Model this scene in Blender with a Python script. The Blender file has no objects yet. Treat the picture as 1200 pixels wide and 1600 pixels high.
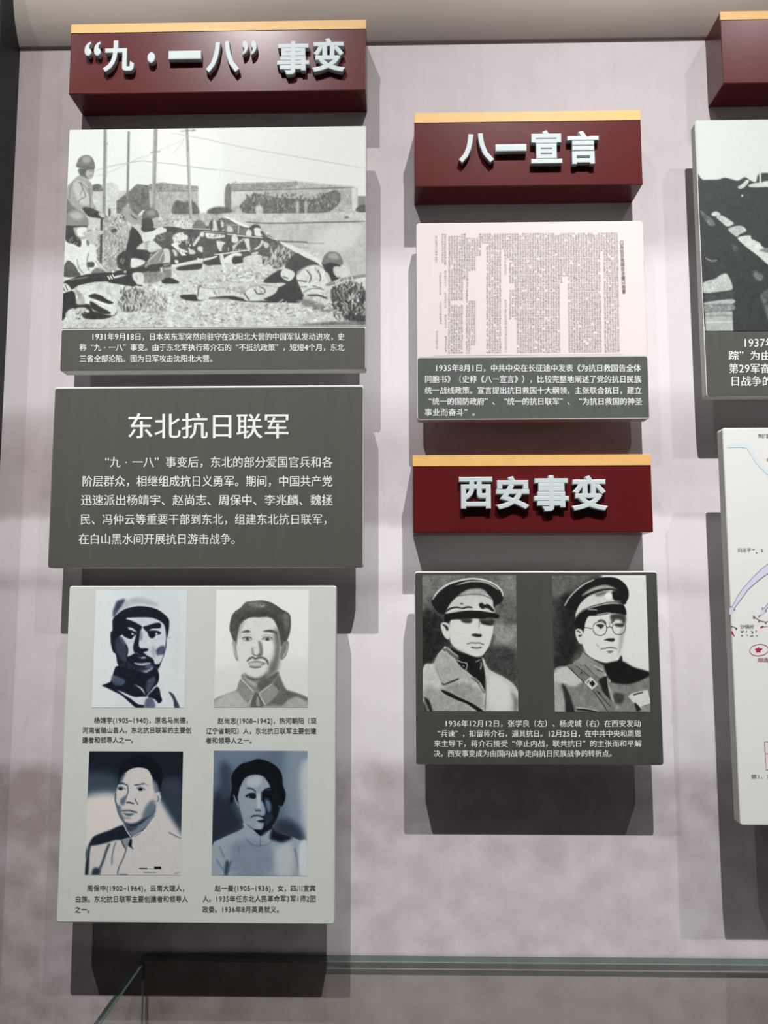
import bpy, bmesh, math, random
import numpy as np
from mathutils import Vector, Matrix
C = bpy.context.scene.collection
sc = bpy.context.scene

# ---------------------------------------------------------------- camera
D = 1.3          # distance of the camera from the back wall (m)
EYE = 1.55       # height of the camera (m)
F, PITCH, YAW, ROLL = 1271.3, .10394, -.02073, .00118      # focal length in pixels of a 1200 x 1600 frame
def _rot():
    cx, sx = math.cos(PITCH), math.sin(PITCH); cy, sy = math.cos(YAW), math.sin(YAW); cz, sz = math.cos(ROLL), math.sin(ROLL)
    return np.array([[cy, 0, sy], [0, 1, 0], [-sy, 0, cy]]) @ np.array([[1, 0, 0], [0, cx, -sx], [0, sx, cx]]) @ np.array([[cz, -sz, 0], [sz, cz, 0], [0, 0, 1]])
ROT = _rot()
cam = bpy.data.cameras.new('camera'); cam_o = bpy.data.objects.new('camera', cam); C.objects.link(cam_o)
cam.sensor_fit = 'HORIZONTAL'; cam.sensor_width = 36; cam.lens = F/1200*36
to_b = lambda v: Vector((v[0], v[2], -v[1]))
X, Y, Z = to_b(ROT[:, 0]), -to_b(ROT[:, 1]), -to_b(ROT[:, 2])
cam_o.matrix_world = Matrix(((X.x, Y.x, Z.x, 0), (X.y, Y.y, Z.y, -D), (X.z, Y.z, Z.z, EYE), (0, 0, 0, 1)))
sc.camera = cam_o
def uv(px, py):
    r = ROT @ np.array([(px-600)/F, (py-800)/F, 1.]); return r[0]/r[2], r[1]/r[2]
def at(px, py, d=0.):
    """measured photo point on the plane parallel to the wall at depth d*D in front of it -> metres"""
    u, v = uv(px, py); return Vector((u*D*(1-d), -d*D, EYE-v*D*(1-d)))

# ---------------------------------------------------------------- world, lamps, exposure
w = bpy.data.worlds.new('room_light'); sc.world = w; w.use_nodes = True
w.node_tree.nodes['Background'].inputs[0].default_value = (.95, .92, .93, 1)
w.node_tree.nodes['Background'].inputs[1].default_value = .03
sc.view_settings.view_transform = 'Standard'; sc.view_settings.look = 'None'
sc.view_settings.exposure = 0.0; sc.view_settings.gamma = 1.0; sc.view_settings.use_curve_mapping = False
LAMP_V, LAMP_OUT, AIM_V = -1.6445, 1.0187, .15
def track_lamp(u, power, col=(1, .985, .985)):
    L = bpy.data.lights.new('spot_lamp', 'SPOT'); o = bpy.data.objects.new('spot_lamp', L); C.objects.link(o)
    pos = Vector((u*D, -LAMP_OUT*D, EYE-LAMP_V*D)); aim = Vector((u*D, 0, EYE-AIM_V*D))
    o.location = pos; ax = (aim-pos).normalized(); o.rotation_euler = ax.to_track_quat('-Z', 'X').to_euler()
    L.energy = power; L.color = col; L.shadow_soft_size = .011; L.spot_size = math.radians(130); L.spot_blend = .3
    L.use_nodes = True; nt = L.node_tree; em = nt.nodes['Emission']
    geo = nt.nodes.new('ShaderNodeNewGeometry')
    def dot(v):
        n = nt.nodes.new('ShaderNodeVectorMath'); n.operation = 'DOT_PRODUCT'; n.inputs[1].default_value = v
        nt.links.new(geo.outputs['Incoming'], n.inputs[0]); return n.outputs['Value']
    def mth(op, a, b=None):
        n = nt.nodes.new('ShaderNodeMath'); n.operation = op
        for i, q in enumerate((a, b)):
            if q is None: continue
            if isinstance(q, (int, float)): n.inputs[i].default_value = q
            else: nt.links.new(q, n.inputs[i])
        return n.outputs[0]
    side = Vector((1, 0, 0)); up = ax.cross(side)
    a = dot(ax); tx = mth('DIVIDE', mth('DIVIDE', dot(side), a), .245); ty = mth('DIVIDE', mth('DIVIDE', dot(up), a), .28)
    g = mth('EXPONENT', mth('MULTIPLY', mth('ADD', mth('MULTIPLY', tx, tx), mth('MULTIPLY', ty, ty)), -1.0))
    wx = mth('MULTIPLY', tx, .245/.42); wy = mth('ADD', mth('MULTIPLY', ty, .28/.2), 1.5)
    g2 = mth('MULTIPLY', mth('EXPONENT', mth('MULTIPLY', mth('ADD', mth('MULTIPLY', wx, wx), mth('MULTIPLY', wy, wy)), -1.0)), .17)   # wider upper fringe
    nt.links.new(mth('ADD', mth('ADD', g, g2), .012), em.inputs['Strength'])        # the lamp's beam: oval, soft edged, a little spill
for u, p in ((-1.06, 345), (-.383, 362), (.2914, 380), (.9445, 356), (1.6, 330)): track_lamp(u, p)

# ---------------------------------------------------------------- helpers
def lin(c):
    c = [x/255. if max(c) > 1 else x for x in c]
    return tuple(x/12.92 if x <= .04045 else ((x+.055)/1.055)**2.4 for x in c)
def mat(name, col, rough=.5, spec=.5, noise=0., scale=(30, 30, 30), bump=0., metal=0.):
    m = bpy.data.materials.new(name); m.use_nodes = True; nt = m.node_tree; b = nt.nodes['Principled BSDF']
    c = lin(col); b.inputs['Base Color'].default_value = (*c, 1); b.inputs['Roughness'].default_value = rough
    b.inputs['Specular IOR Level'].default_value = spec; b.inputs['Metallic'].default_value = metal
    if noise or bump:
        tc = nt.nodes.new('ShaderNodeTexCoord'); mp = nt.nodes.new('ShaderNodeMapping'); mp.inputs['Scale'].default_value = scale
        nz = nt.nodes.new('ShaderNodeTexNoise'); nz.inputs['Detail'].default_value = 4; nz.inputs['Scale'].default_value = 1
        nt.links.new(tc.outputs['Object'], mp.inputs[0]); nt.links.new(mp.outputs[0], nz.inputs['Vector'])
        if noise:
            rp = nt.nodes.new('ShaderNodeValToRGB'); e = rp.color_ramp.elements; e[0].position = .3; e[1].position = .7
            e[0].color = (*[x*(1-noise) for x in c], 1); e[1].color = (*[min(1, x*(1+noise)) for x in c], 1)
            nt.links.new(nz.outputs['Fac'], rp.inputs[0]); nt.links.new(rp.outputs[0], b.inputs['Base Color'])
        if bump:
            bp = nt.nodes.new('ShaderNodeBump'); bp.inputs['Strength'].default_value = bump; bp.inputs['Distance'].default_value = .002
            nt.links.new(nz.outputs['Fac'], bp.inputs['Height']); nt.links.new(bp.outputs[0], b.inputs['Normal'])
    return m
def link(name, me, m=None, parent=None):
    o = bpy.data.objects.new(name, me); C.objects.link(o)
    if m is not None and not me.materials: me.materials.append(m)
    if parent: o.parent = parent; o.location = -parent.location if not me.get('local') else (0, 0, 0)
    return o
def thing(name, loc, label, cat, group=None):
    o = bpy.data.objects.new(name, None); C.objects.link(o); o.location = loc; o.empty_display_size = .05
    o['label'] = label; o['category'] = cat
    if group: o['group'] = group
    return o
def from_bm(name, bm, m, parent=None, kind=None):
    me = bpy.data.meshes.new(name); bm.to_mesh(me); bm.free()
    o = link(name, me, m, parent)
    if kind: o['kind'] = kind
    return o
def box_bm(x0, x1, y0, y1, z0, z1, bev=0., seg=2):
    bm = bmesh.new(); bmesh.ops.create_cube(bm, size=1)
    for v in bm.verts: v.co = Vector(((x0+x1)/2+v.co.x*(x1-x0), (y0+y1)/2+v.co.y*(y1-y0), (z0+z1)/2+v.co.z*(z1-z0)))
    if bev: bmesh.ops.bevel(bm, geom=bm.edges[:], offset=bev, segments=seg, affect='EDGES', profile=.5)
    return bm
def rounded_bm(x0, x1, z0, z1, yf, yb, r, edge=.0012):
    """a board: rounded rectangle in the wall plane, from yb (back) to yf (front), front rim eased by `edge`"""
    bm = bmesh.new()
    def ring(y, ins):
        out = []; rr = max(r-ins, .0002)
        for cx, cz, a0 in ((x1-r, z1-r, 0), (x0+r, z1-r, 90), (x0+r, z0+r, 180), (x1-r, z0+r, 270)):
            for k in range(5):
                a = math.radians(a0+k*22.5); out.append(bm.verts.new((cx+rr*math.cos(a), y, cz+rr*math.sin(a))))
        return out
    R = [ring(yb, 0), ring(yf+edge, 0), ring(yf+edge*.3, edge*.3), ring(yf, edge)]
    for a, b in zip(R, R[1:]):
        n = len(a)
        for i in range(n): bm.faces.new((a[i], a[(i+1) % n], b[(i+1) % n], b[i]))
    bm.faces.new(R[0][::-1]); bm.faces.new(R[-1]); bmesh.ops.recalc_face_normals(bm, faces=bm.faces[:])
    return bm

# ---------------------------------------------------------------- writing
_glyph = {}
def glyph(ch, offset=0., solid=None):
    key = (ch, offset, solid)
    if key in _glyph: return _glyph[key]
    cu = bpy.data.curves.new('g', 'FONT'); cu.body = ch; cu.size = 1; cu.resolution_u = 2 if solid is None else 4; cu.offset = offset
    if solid: cu.extrude, cu.bevel_depth = solid; cu.bevel_resolution = 2
    o = bpy.data.objects.new('g', cu); C.objects.link(o); bpy.context.view_layer.update()
    me = bpy.data.meshes.new_from_object(o.evaluated_get(bpy.context.evaluated_depsgraph_get()))
    co = np.empty(len(me.vertices)*3); me.vertices.foreach_get('co', co); co = co.reshape(-1, 3)
    fs = [tuple(p.vertices) for p in me.polygons]
    bpy.data.objects.remove(o); bpy.data.curves.remove(cu); bpy.data.meshes.remove(me)
    _glyph[key] = (co, fs); return _glyph[key]
def advance(ch):
    if ch in '0123456789': return .565
    if ch in '()': return .36
    if ch == '–': return .56
    if ch == ' ': return .5
    return 1.
def lettering(name, parent, lines, d, m, h, offset=0., proud=.0006):
    """lines: (text, x0, x1, y_centre) in photo points on the board face; h = em height in the same points"""
    V, Fc = [], []
    for text, x0, x1, yc in lines:
        tot = sum(advance(c) for c in text); x = 0.
        for ch in text:
            a = advance(ch)
            if ch != ' ':
                co, fs = glyph(ch)
                gx, gy = co[:, 0], co[:, 1]-.36
                if ch in '0123456789()–': gx = gx*1.08; gy = (co[:, 1]-.341)*1.08+ (0 if ch != '–' else .02)
                elif ch == '“': gx = gx-gx.max()+.95; gy = gy+.08
                elif ch == '”': gx = gx-gx.min()+.05; gy = gy+.08
                elif ch == '·': gx = gx-gx.mean()+.5; gy = co[:, 1]-.345
                elif ch == '（': gx = gx*.8+.1
                for k_, s_ in enumerate((-offset, offset) if offset else (0,)):      # struck twice, a hair apart, for weight
                    base = len(V)
                    for px, py in zip(x0+(x+gx+s_)/tot*(x1-x0), yc-(gy+s_*.5)*h):
                        p = at(px, py, d); V.append((p.x, p.y-proud-k_*.00005, p.z))
                    Fc += [tuple(i+base for i in f) for f in fs]
            x += a
    me = bpy.data.meshes.new(name); me.from_pydata(V, [], Fc)
    return link(name, me, m, parent)
def solid_letter(parent, ch, rect, d, m, depth, offset):
    x0, x1, y0, y1 = rect
    co, fs = glyph(ch, offset, (.09, .026))
    co = co.copy(); lo, hi = co.min(0), co.max(0)
    a, b = at(x0, y0, d+depth), at(x1, y1, d+depth)
    V = np.empty_like(co); t = (co-lo)/(hi-lo)
    V[:, 0] = a.x+(b.x-a.x)*t[:, 0]; V[:, 2] = b.z+(a.z-b.z)*t[:, 1]; V[:, 1] = -(d*D)-depth*D*t[:, 2]+.0002
    me = bpy.data.meshes.new('letter'); me.from_pydata(V.tolist(), [], [f[::-1] for f in fs]); me.validate()
    for p in me.polygons: p.use_smooth = False
    return link('letter', me, m, parent)

# ---------------------------------------------------------------- printed pictures (drawn by hand as shapes, stored as point colours)
import numpy as np, math
def spline(pts, closed, seg=6):
    p = np.array(pts, float); n = len(p)
    if n < 3: return p
    out = []
    idx = range(n if closed else n-1)
    for i in idx:
        if closed: a, b, c, d = p[(i-1) % n], p[i], p[(i+1) % n], p[(i+2) % n]
        else: a, b, c, d = p[max(i-1, 0)], p[i], p[i+1], p[min(i+2, n-1)]
        for k in range(seg):
            t = k/seg
            out.append(.5*((2*b)+(c-a)*t+(2*a-5*b+4*c-d)*t*t+(3*b-3*c+d-a)*t**3*1.0))
    if not closed: out.append(p[-1])
    return np.array(out)
def fill(poly, W, H):
    SS = 2
    a = poly; b = np.roll(poly, -1, axis=0)
    ys = (np.arange(H*SS)+.5)/SS
    y0, y1 = a[:, 1][:, None], b[:, 1][:, None]
    m = ((y0 <= ys) & (y1 > ys)) | ((y1 <= ys) & (y0 > ys))
    e, r = np.nonzero(m)
    if len(e) == 0: return np.zeros((H, W))
    t = (ys[r]-a[e, 1])/(b[e, 1]-a[e, 1]); x = np.clip(a[e, 0]+t*(b[e, 0]-a[e, 0]), 0, W-.001)
    s = np.where(b[e, 1] > a[e, 1], 1., -1.)
    acc = np.zeros((H*SS, W+2)); xi = x.astype(int); f = x-xi
    np.add.at(acc, (r, xi), s*(1-f)); np.add.at(acc, (r, xi+1), s*f)
    c = np.clip(np.abs(np.cumsum(acc, axis=1)[:, :W]), 0, 1)
    return c.reshape(H, SS, W).mean(1)
def blur(a, r):
    if r < .35: return a
    for _ in range(2):
        for ax in (0, 1):
            k = max(1, int(round(r*.8))); w = 2*k+1
            pad = [(0, 0), (0, 0)]; pad[ax] = (k+1, k)
            c = np.cumsum(np.pad(a, pad, mode='edge'), axis=ax)
            n = a.shape[ax]
            a = (np.take(c, np.arange(w, w+n), axis=ax)-np.take(c, np.arange(0, n), axis=ax))/w
    return a
def vnoise(W, H, cell, seed):
    r = np.random.RandomState(seed); gw, gh = int(W/cell)+3, int(H/cell)+3
    g = r.rand(gh, gw)*2-1
    y = np.arange(H)/cell; x = np.arange(W)/cell; yi = y.astype(int); xi = x.astype(int)
    fy = (y-yi)[:, None]; fx = (x-xi)[None]; fy = fy*fy*(3-2*fy); fx = fx*fx*(3-2*fx)
    return (g[yi][:, xi]*(1-fx)+g[yi][:, xi+1]*fx)*(1-fy)+(g[yi+1][:, xi]*(1-fx)+g[yi+1][:, xi+1]*fx)*fy
class Canvas:
    """grey canvas over the photo-pixel box (x0,y0,x1,y1), S cells per pixel"""
    def __init__(s, box, base, S=2., seed=1):
        s.box = box; s.S = S; s.W = int((box[2]-box[0])*S); s.H = int((box[3]-box[1])*S)
        s.a = np.full((s.H, s.W), float(base))
        s.fine = .6*vnoise(s.W, s.H, 2.2, seed)+.4*vnoise(s.W, s.H, 4.5, seed+1)
        s.mid = .6*vnoise(s.W, s.H, 11, seed+2)+.4*vnoise(s.W, s.H, 25, seed+3)
    def draw(s, src, org, k):
        S = s.S
        def tr(pt): return [((x/k+org[0]-s.box[0])*S, (y/k+org[1]-s.box[1])*S) for x, y in pt]
        for line in src.strip().splitlines():
            line = line.split('#')[0].split()
            if not line: continue
            c = line[0]; g = float(line[1])
            if c == 'S':        # scatter: grey, stroke width, count, length, angle, corner, corner
                w, cnt, ln, ang = map(float, line[2:6]); (ax_, ay_), (bx_, by_) = [tuple(map(float, q.split(','))) for q in line[6:8]]
                R = np.random.RandomState(int(abs(ax_*7+by_*3+g+cnt)) % 99991); sub = []
                for _ in range(int(cnt)):
                    x, y, a2, l2 = R.uniform(ax_, bx_), R.uniform(ay_, by_), math.radians(ang+R.uniform(-38, 38)), ln*R.uniform(.4, 1.3)
                    sub.append('l %g %g 1 0 %g,%g %g,%g' % (min(255, max(0, g+R.uniform(-22, 22))), w*R.uniform(.5, 1.3), x, y, x+l2*math.cos(a2), y-l2*math.sin(a2)))
                s.draw('\n'.join(sub), org, k); continue
            if c in 'Pp':
                b, n = float(line[2]), float(line[3]); pts = tr([tuple(map(float, q.split(','))) for q in line[4:]])
                poly = spline(pts, True) if c == 'P' else np.array(pts)
            elif c in 'Ll':
                w, b, n = float(line[2]), float(line[3]), float(line[4]); pts = tr([tuple(map(float, q.split(','))) for q in line[5:]])
                q = spline(pts, False) if c == 'L' else np.array(pts)
                d = np.gradient(q, axis=0); d /= np.maximum(np.linalg.norm(d, axis=1), 1e-6)[:, None]
                nn = np.stack([-d[:, 1], d[:, 0]], 1)*(w/k*S/2)
                tp = np.ones(len(q))[:, None]
                if c == 'L' and len(q) > 3:
                    u = np.linspace(0, 1, len(q)); tp = np.clip(np.minimum(u, 1-u)*6+.45, 0, 1)[:, None]
                poly = np.concatenate([q+nn*tp, (q-nn*tp)[::-1]])
            elif c == 'E':
                b, n = float(line[2]), float(line[3]); (cx, cy), = tr([tuple(map(float, line[4].split(',')))]); rx, ry = [float(v)/k*S for v in line[5].split(',')]
                t = np.arange(24)*2*np.pi/24; poly = np.stack([cx+rx*np.cos(t), cy+ry*np.sin(t)], 1)
            pad = b/k*S*2.5+4
            ax, ay = np.maximum(0, np.floor(poly.min(0)-pad)).astype(int); bx, by = np.ceil(poly.max(0)+pad).astype(int)
            bx, by = min(bx, s.W), min(by, s.H)
            if bx-ax < 3 or by-ay < 3: continue
            m = blur(fill(poly-[ax, ay], bx-ax, by-ay), b/k*S); sl = (slice(ay, by), slice(ax, bx))
            v = g+min(n, 14+n*.4)*.8*(s.fine[sl]*1.2+s.mid[sl]*.9)
            s.a[sl] = s.a[sl]*(1-m)+v*m
    def noise(s, amp, cell='fine'): s.a += amp*(s.fine if cell == 'fine' else s.mid)
ART = {}
ART['man_cap'] = dict(box=(143,920,294,1108), base=222, quad=((149,922),(292,922),(289,1106),(145,1105)), org=(150,915), k=8, tone=((14,17,24),(78,88,112),(216,224,222)), src='''
P 226 60 0 -60,50 300,50 260,1500 -60,1540
P 218 40 0 500,80 1000,80 1050,600 1000,1200 900,600 700,300
P 90 14 40 255,200 300,180 355,170 345,235 300,290 265,340 215,400 208,320 235,250
P 195 20 10 300,290 360,200 500,150 640,170 780,240 700,260 540,230 420,260 330,310 240,370
P 24 3 10 205,440 240,385 330,312 430,275 540,260 650,270 760,302 850,362 908,430 912,520 900,610 885,680 880,760 850,880 800,1010 770,1060 790,1130 780,1210 740,1260 700,1310 650,1380 620,1390 560,1390 480,1390 340,1330 230,1290 170,1270 90,1248 190,1200 225,1090 250,1020 285,1005 268,960 250,860 215,830 188,720 182,600 205,560
P 214 5 6 375,412 480,402 600,400 705,408 790,442 850,492 868,560 878,660 870,760 848,870 820,950 780,990 740,985 722,940 690,905 640,880 600,850 560,880 500,850 440,880 395,890 405,820 390,760 340,700 290,650 330,612 400,560 430,520 420,470
P 24 3 6 380,430 460,452 520,482 572,518 556,570 548,640 535,740 560,788 625,790 655,796 640,826 600,836 590,872 562,886 520,850 478,835 468,760 488,680 502,620 505,590 470,560 400,520 350,500
P 20 3 4 325,600 360,570 400,558 440,560 480,580 512,598 492,620 470,640 440,672 390,658 345,632
P 214 2 0 402,524 450,532 485,556 515,590 470,566 430,548 400,540
P 225 2 0 445,596 462,600 478,612 455,622 442,614
P 24 3 4 588,522 640,505 720,478 790,470 812,500 800,536 740,540 690,546 650,575 625,575 605,552
P 18 3 4 640,575 700,566 770,572 815,602 780,618 748,622 730,650 700,664 665,645 650,606
P 225 2 0 746,594 772,600 762,618 742,618
P 150 8 10 560,560 580,640 560,700 545,640
P 75 14 30 285,650 330,680 370,740 395,800 385,880 400,960 330,940 270,860 245,760 250,680
P 120 12 20 290,640 320,650 350,700 370,760 340,740 310,700
P 110 12 36 760,800 850,755 852,860 800,870 765,880
P 190 10 10 700,760 740,780 740,900 715,900 690,820
P 24 5 8 388,905 440,882 500,852 560,888 600,878 645,905 700,918 722,945 705,995 680,965 640,955 560,968 490,958 470,935 430,955 400,960
P 196 3 4 515,890 560,902 600,892 640,910 600,918 560,914
P 190 4 6 478,966 560,974 640,966 690,968 664,992 600,1006 540,1002 500,988
P 45 10 30 380,960 480,1000 600,1018 700,1000 760,990 800,1000 770,1060 720,1100 600,1090 480,1070 380,1030 300,1010
P 165 10 30 560,1066 620,1064 660,1040 700,1015 722,1030 690,1080 640,1096 600,1085
P 120 8 30 620,1010 680,990 705,1010 660,1040 630,1040
P 24 6 6 640,1100 760,1050 790,1130 780,1210 740,1260 690,1220 640,1180
P 115 12 40 215,1125 300,1150 375,1195 330,1250 240,1240 200,1190
P 100 12 30 640,1210 735,1140 735,1230 690,1290 650,1350
P 200 3 4 485,1238 560,1268 606,1312 622,1380 600,1340 555,1290
L 205 12 2 0 640,1382 690,1330 755,1270
P 24 4 8 655,1388 730,1300 768,1268 800,1300 815,1380 832,1440 790,1472 740,1420
P 218 4 4 330,1336 480,1395 560,1410 610,1420 628,1500 540,1460 420,1400
P 24 3 8 80,1248 190,1262 260,1298 340,1355 440,1415 530,1480 615,1500 600,1530 520,1530 420,1452 330,1372 230,1322 150,1280
P 130 10 20 635,1415 720,1418 745,1530 620,1530
P 75 6 10 912,1328 970,1360 1010,1430 1052,1530 992,1530 975,1440 945,1380
L 120 6 3 0 905,655 930,655
''')
ART['man_hair'] = dict(box=(333,919,485,1107), base=228, quad=((338,922),(483,921),(481,1105),(335,1105)), org=(330,915), k=7.5, tone=((36,37,35),(120,122,116),(222,226,219)), src='''
P 216 60 0 40,1000 1160,900 1160,1500 40,1500
P 68 5 26 215,520 225,420 262,325 345,262 402,200 480,185 600,175 690,195 760,230 830,280 905,322 932,380 930,520 905,610 870,680 820,715 300,705 265,660 238,590
P 48 20 16 330,440 400,340 560,290 700,330 790,400 850,560 840,650 800,640 740,400 560,370 400,400
P 110 10 20 420,200 560,190 640,220 600,260 480,250
L 150 12 5 0 565,218 590,245 625,240
P 100 14 20 840,330 900,350 915,420 880,520 850,440
P 150 6 8 250,660 290,665 310,760 330,870 295,880 265,790
L 205 8 4 0 262,690 270,760 300,850
P 120 5 14 835,690 880,650 910,670 905,740 880,820 845,865 810,865 815,780
L 190 12 5 0 890,690 885,760 840,845
P 215 5 5 305,640 300,760 320,880 342,970 372,1045 430,1090 520,1120 600,1110 700,1060 770,1000 800,880 815,700 790,540 735,410 660,374 560,378 470,378 390,412 345,470 320,560
P 175 14 6 320,560 345,470 400,410 360,520 335,640
P 105 26 10 750,500 800,560 815,700 800,880 770,1000 700,1062 600,1112 560,1100 650,1030 690,920 735,840 748,720 735,600
P 226 18 0 600,660 690,650 725,720 690,810 625,820 600,740
P 70 4 8 352,556 385,535 430,525 462,546 440,556 400,556
P 70 4 8 605,545 640,526 700,520 752,538 778,575 725,558 650,548
L 140 6 3 0 372,592 420,575 472,592
L 130 7 3 0 590,606 640,582 715,590
P 120 5 5 362,625 400,608 450,608 480,638 440,655 395,652
P 205 3 2 368,630 400,616 452,616 476,636 445,646 400,646
E 40 3 0 424,630 21,17
L 40 8 2 0 366,626 400,610 452,610 480,636
L 215 7 1 0 392,635 408,640
P 175 3 2 594,636 630,614 690,614 722,636 685,652 630,650
E 38 3 0 660,632 22,18
L 50 8 2 0 592,636 630,609 690,609 724,636
L 170 6 1 0 612,638 628,634
P 120 10 6 556,650 592,680 604,740 606,805 580,832 545,826 568,780 560,720
L 80 12 4 0 478,802 500,812 520,824 560,822 600,812
P 145 10 5 470,740 490,730 500,800 480,805
L 78 22 7 10 420,895 452,862 490,846 520,862 560,848 610,852 655,885 668,935
P 130 4 6 438,908 520,885 600,897 642,916 600,940 520,955 460,940
P 195 4 4 448,912 520,906 590,912 585,938 520,946 465,936
L 72 14 5 0 450,955 520,966 590,956
P 88 14 14 380,1025 430,1058 520,1085 600,1072 660,1020 620,1095 520,1128 430,1112
P 128 5 8 362,1040 430,1092 520,1130 600,1122 700,1062 782,1010 792,1060 700,1160 590,1240 560,1262 480,1212 370,1110
P 168 8 8 385,1060 430,1100 555,1160 550,1190 480,1170 400,1100
P 84 12 10 560,1125 700,1062 782,1015 770,1085 680,1165 580,1250 540,1180
P 152 3 12 40,1335 140,1285 290,1225 330,1150 360,1095 500,1250 560,1265 700,1160 790,1045 830,1130 882,1220 1000,1260 1135,1320 1135,1440 40,1440
P 176 14 10 80,1340 290,1250 420,1400 300,1440 60,1430
P 95 12 22 785,1060 830,1130 882,1222 1000,1262 1132,1322 1100,1350 960,1330 870,1400 700,1400 640,1400 780,1260 720,1180
P 165 12 14 880,1360 1000,1300 1100,1360 1130,1430 860,1430
P 138 2 8 360,1102 506,1250 440,1392 312,1240
L 70 7 1 0 368,1110 430,1180 500,1238 555,1268 600,1350 630,1410
L 216 9 1 0 357,1100 430,1175 500,1246
L 216 8 1 0 506,1262 470,1330 442,1392
L 205 6 2 0 312,1240 370,1330 440,1400
P 142 2 8 566,1266 712,1164 782,1250 640,1398
L 214 9 1 0 564,1268 600,1340 640,1400
L 208 7 1 0 566,1264 640,1210 708,1164
P 90 3 14 500,1270 545,1262 590,1340 610,1420 470,1420
L 60 9 2 0 520,1300 490,1370 460,1425
P 150 3 10 545,1300 575,1400 530,1400
''')
ART['man_jacket'] = dict(box=(130,1172,289,1369), base=26, quad=((140,1174),(286,1174),(282,1367),(132,1367)), org=(130,1165), k=7.5, tone=((10,15,22),(88,106,122),(220,212,204)), src='''
P 78 60 0 0,360 250,320 440,420 440,640 0,620
P 225 55 0 -40,640 380,560 480,760 520,1000 0,1250 -60,1100
P 215 45 0 820,620 930,640 1180,1060 1180,1200 820,950
P 62 40 0 900,420 1180,420 1180,950 1060,860 940,640
P 12 6 5 408,460 428,330 430,250 488,180 560,130 655,105 760,120 862,190 918,270 932,370 915,480 898,550 870,500 830,420 800,350 700,300 500,300 440,440
P 216 4 4 440,440 480,350 540,288 620,260 700,262 762,286 800,352 832,440 862,500 850,650 840,740 800,810 720,870 640,920 560,928 490,908 440,840 410,770 398,700 378,640 384,580 400,500 418,450
P 120 16 0 425,440 470,340 500,330 470,400 450,460
P 130 12 10 815,400 860,440 885,500 895,560 850,565 828,490
P 205 3 5 850,562 900,545 917,578 902,660 872,722 842,722 835,640
L 80 9 3 0 868,590 885,620 878,650 858,655
L 40 10 3 0 900,555 915,570 905,590
L 30 10 3 0 835,690 845,720 822,760
P 52 14 4 840,735 830,800 740,872 660,930 560,965 478,905 560,918 640,898 730,830 800,765
P 130 20 0 745,700 832,640 835,780 745,850 690,840
L 60 12 5 0 386,560 378,640 398,720 418,800 470,890 520,925
P 110 14 0 400,700 440,720 450,800 490,880 440,850
L 38 13 4 0 400,456 450,444 500,458 525,470
L 46 12 4 0 598,465 650,462 690,452 720,450
L 130 8 4 0 715,450 745,458 762,474
L 78 11 4 0 522,470 528,540 508,600 488,640
P 120 12 5 440,640 505,590 490,680 470,700 440,690
L 40 8 3 0 400,498 450,490 500,515
P 190 3 4 410,502 482,502 470,524 425,524
E 15 4 0 440,510 26,15
L 40 7 3 0 622,500 680,492 730,520
P 190 3 4 630,504 690,502 722,524 690,534 650,528
E 12 4 0 672,516 26,17
P 215 3 0 578,540 600,640 560,655 540,640 555,580
L 34 14 4 0 508,676 540,668 560,678 600,682
L 44 9 2 0 608,628 622,665 648,694
L 24 12 3 0 452,768 500,766 545,766 590,778 638,792
P 90 8 4 468,790 520,800 600,800 545,830 490,815
P 150 10 4 480,842 560,850 550,862 480,855
P 138 6 8 480,920 560,962 660,932 740,872 828,810 826,852 740,960 620,1040 570,1070 530,1030
P 60 14 5 480,920 560,962 640,940 600,990 530,1000
P 214 4 5 25,1530 35,1300 88,1120 140,1060 300,1000 478,935 520,1020 572,1078 720,990 832,842 880,940 1000,1010 1160,1092 1170,1530
P 30 10 8 90,1120 140,1062 300,1002 468,940 520,1015 556,1072 500,1110 380,1112 250,1150 80,1180
L 30 24 8 0 80,1150 55,1300 30,1520
P 160 4 8 450,1112 556,1078 560,1110 525,1180 500,1208
L 34 10 2 0 448,1110 470,1170 500,1214
L 235 8 1 0 478,938 515,1010 556,1072
L 236 9 1 0 572,1080 640,1035 720,992 826,862
P 20 3 4 560,1090 574,1130 568,1180 588,1215 552,1192 528,1170
L 60 22 9 0 310,1150 270,1240 230,1360 190,1450
L 110 12 7 0 385,1130 345,1260 335,1400
P 40 14 8 20,1540 28,1400 60,1300 62,1400 50,1540
P 55 12 8 120,1440 200,1450 175,1540 100,1540
L 66 10 3 0 512,1200 470,1320 415,1440 400,1525
L 110 10 4 0 1005,1018 1070,1052 1155,1092
p 60 1 30 655,1432 755,1432 755,1448 655,1448
p 12 1 0 835,1414 918,1414 918,1446 835,1446
L 130 6 1 0 755,1440 835,1445
L 60 5 1 20 700,1482 740,1486 860,1484
L 110 6 3 0 1070,1500 1130,1480
L 60 8 2 0 425,1508 520,1512
''')
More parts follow.
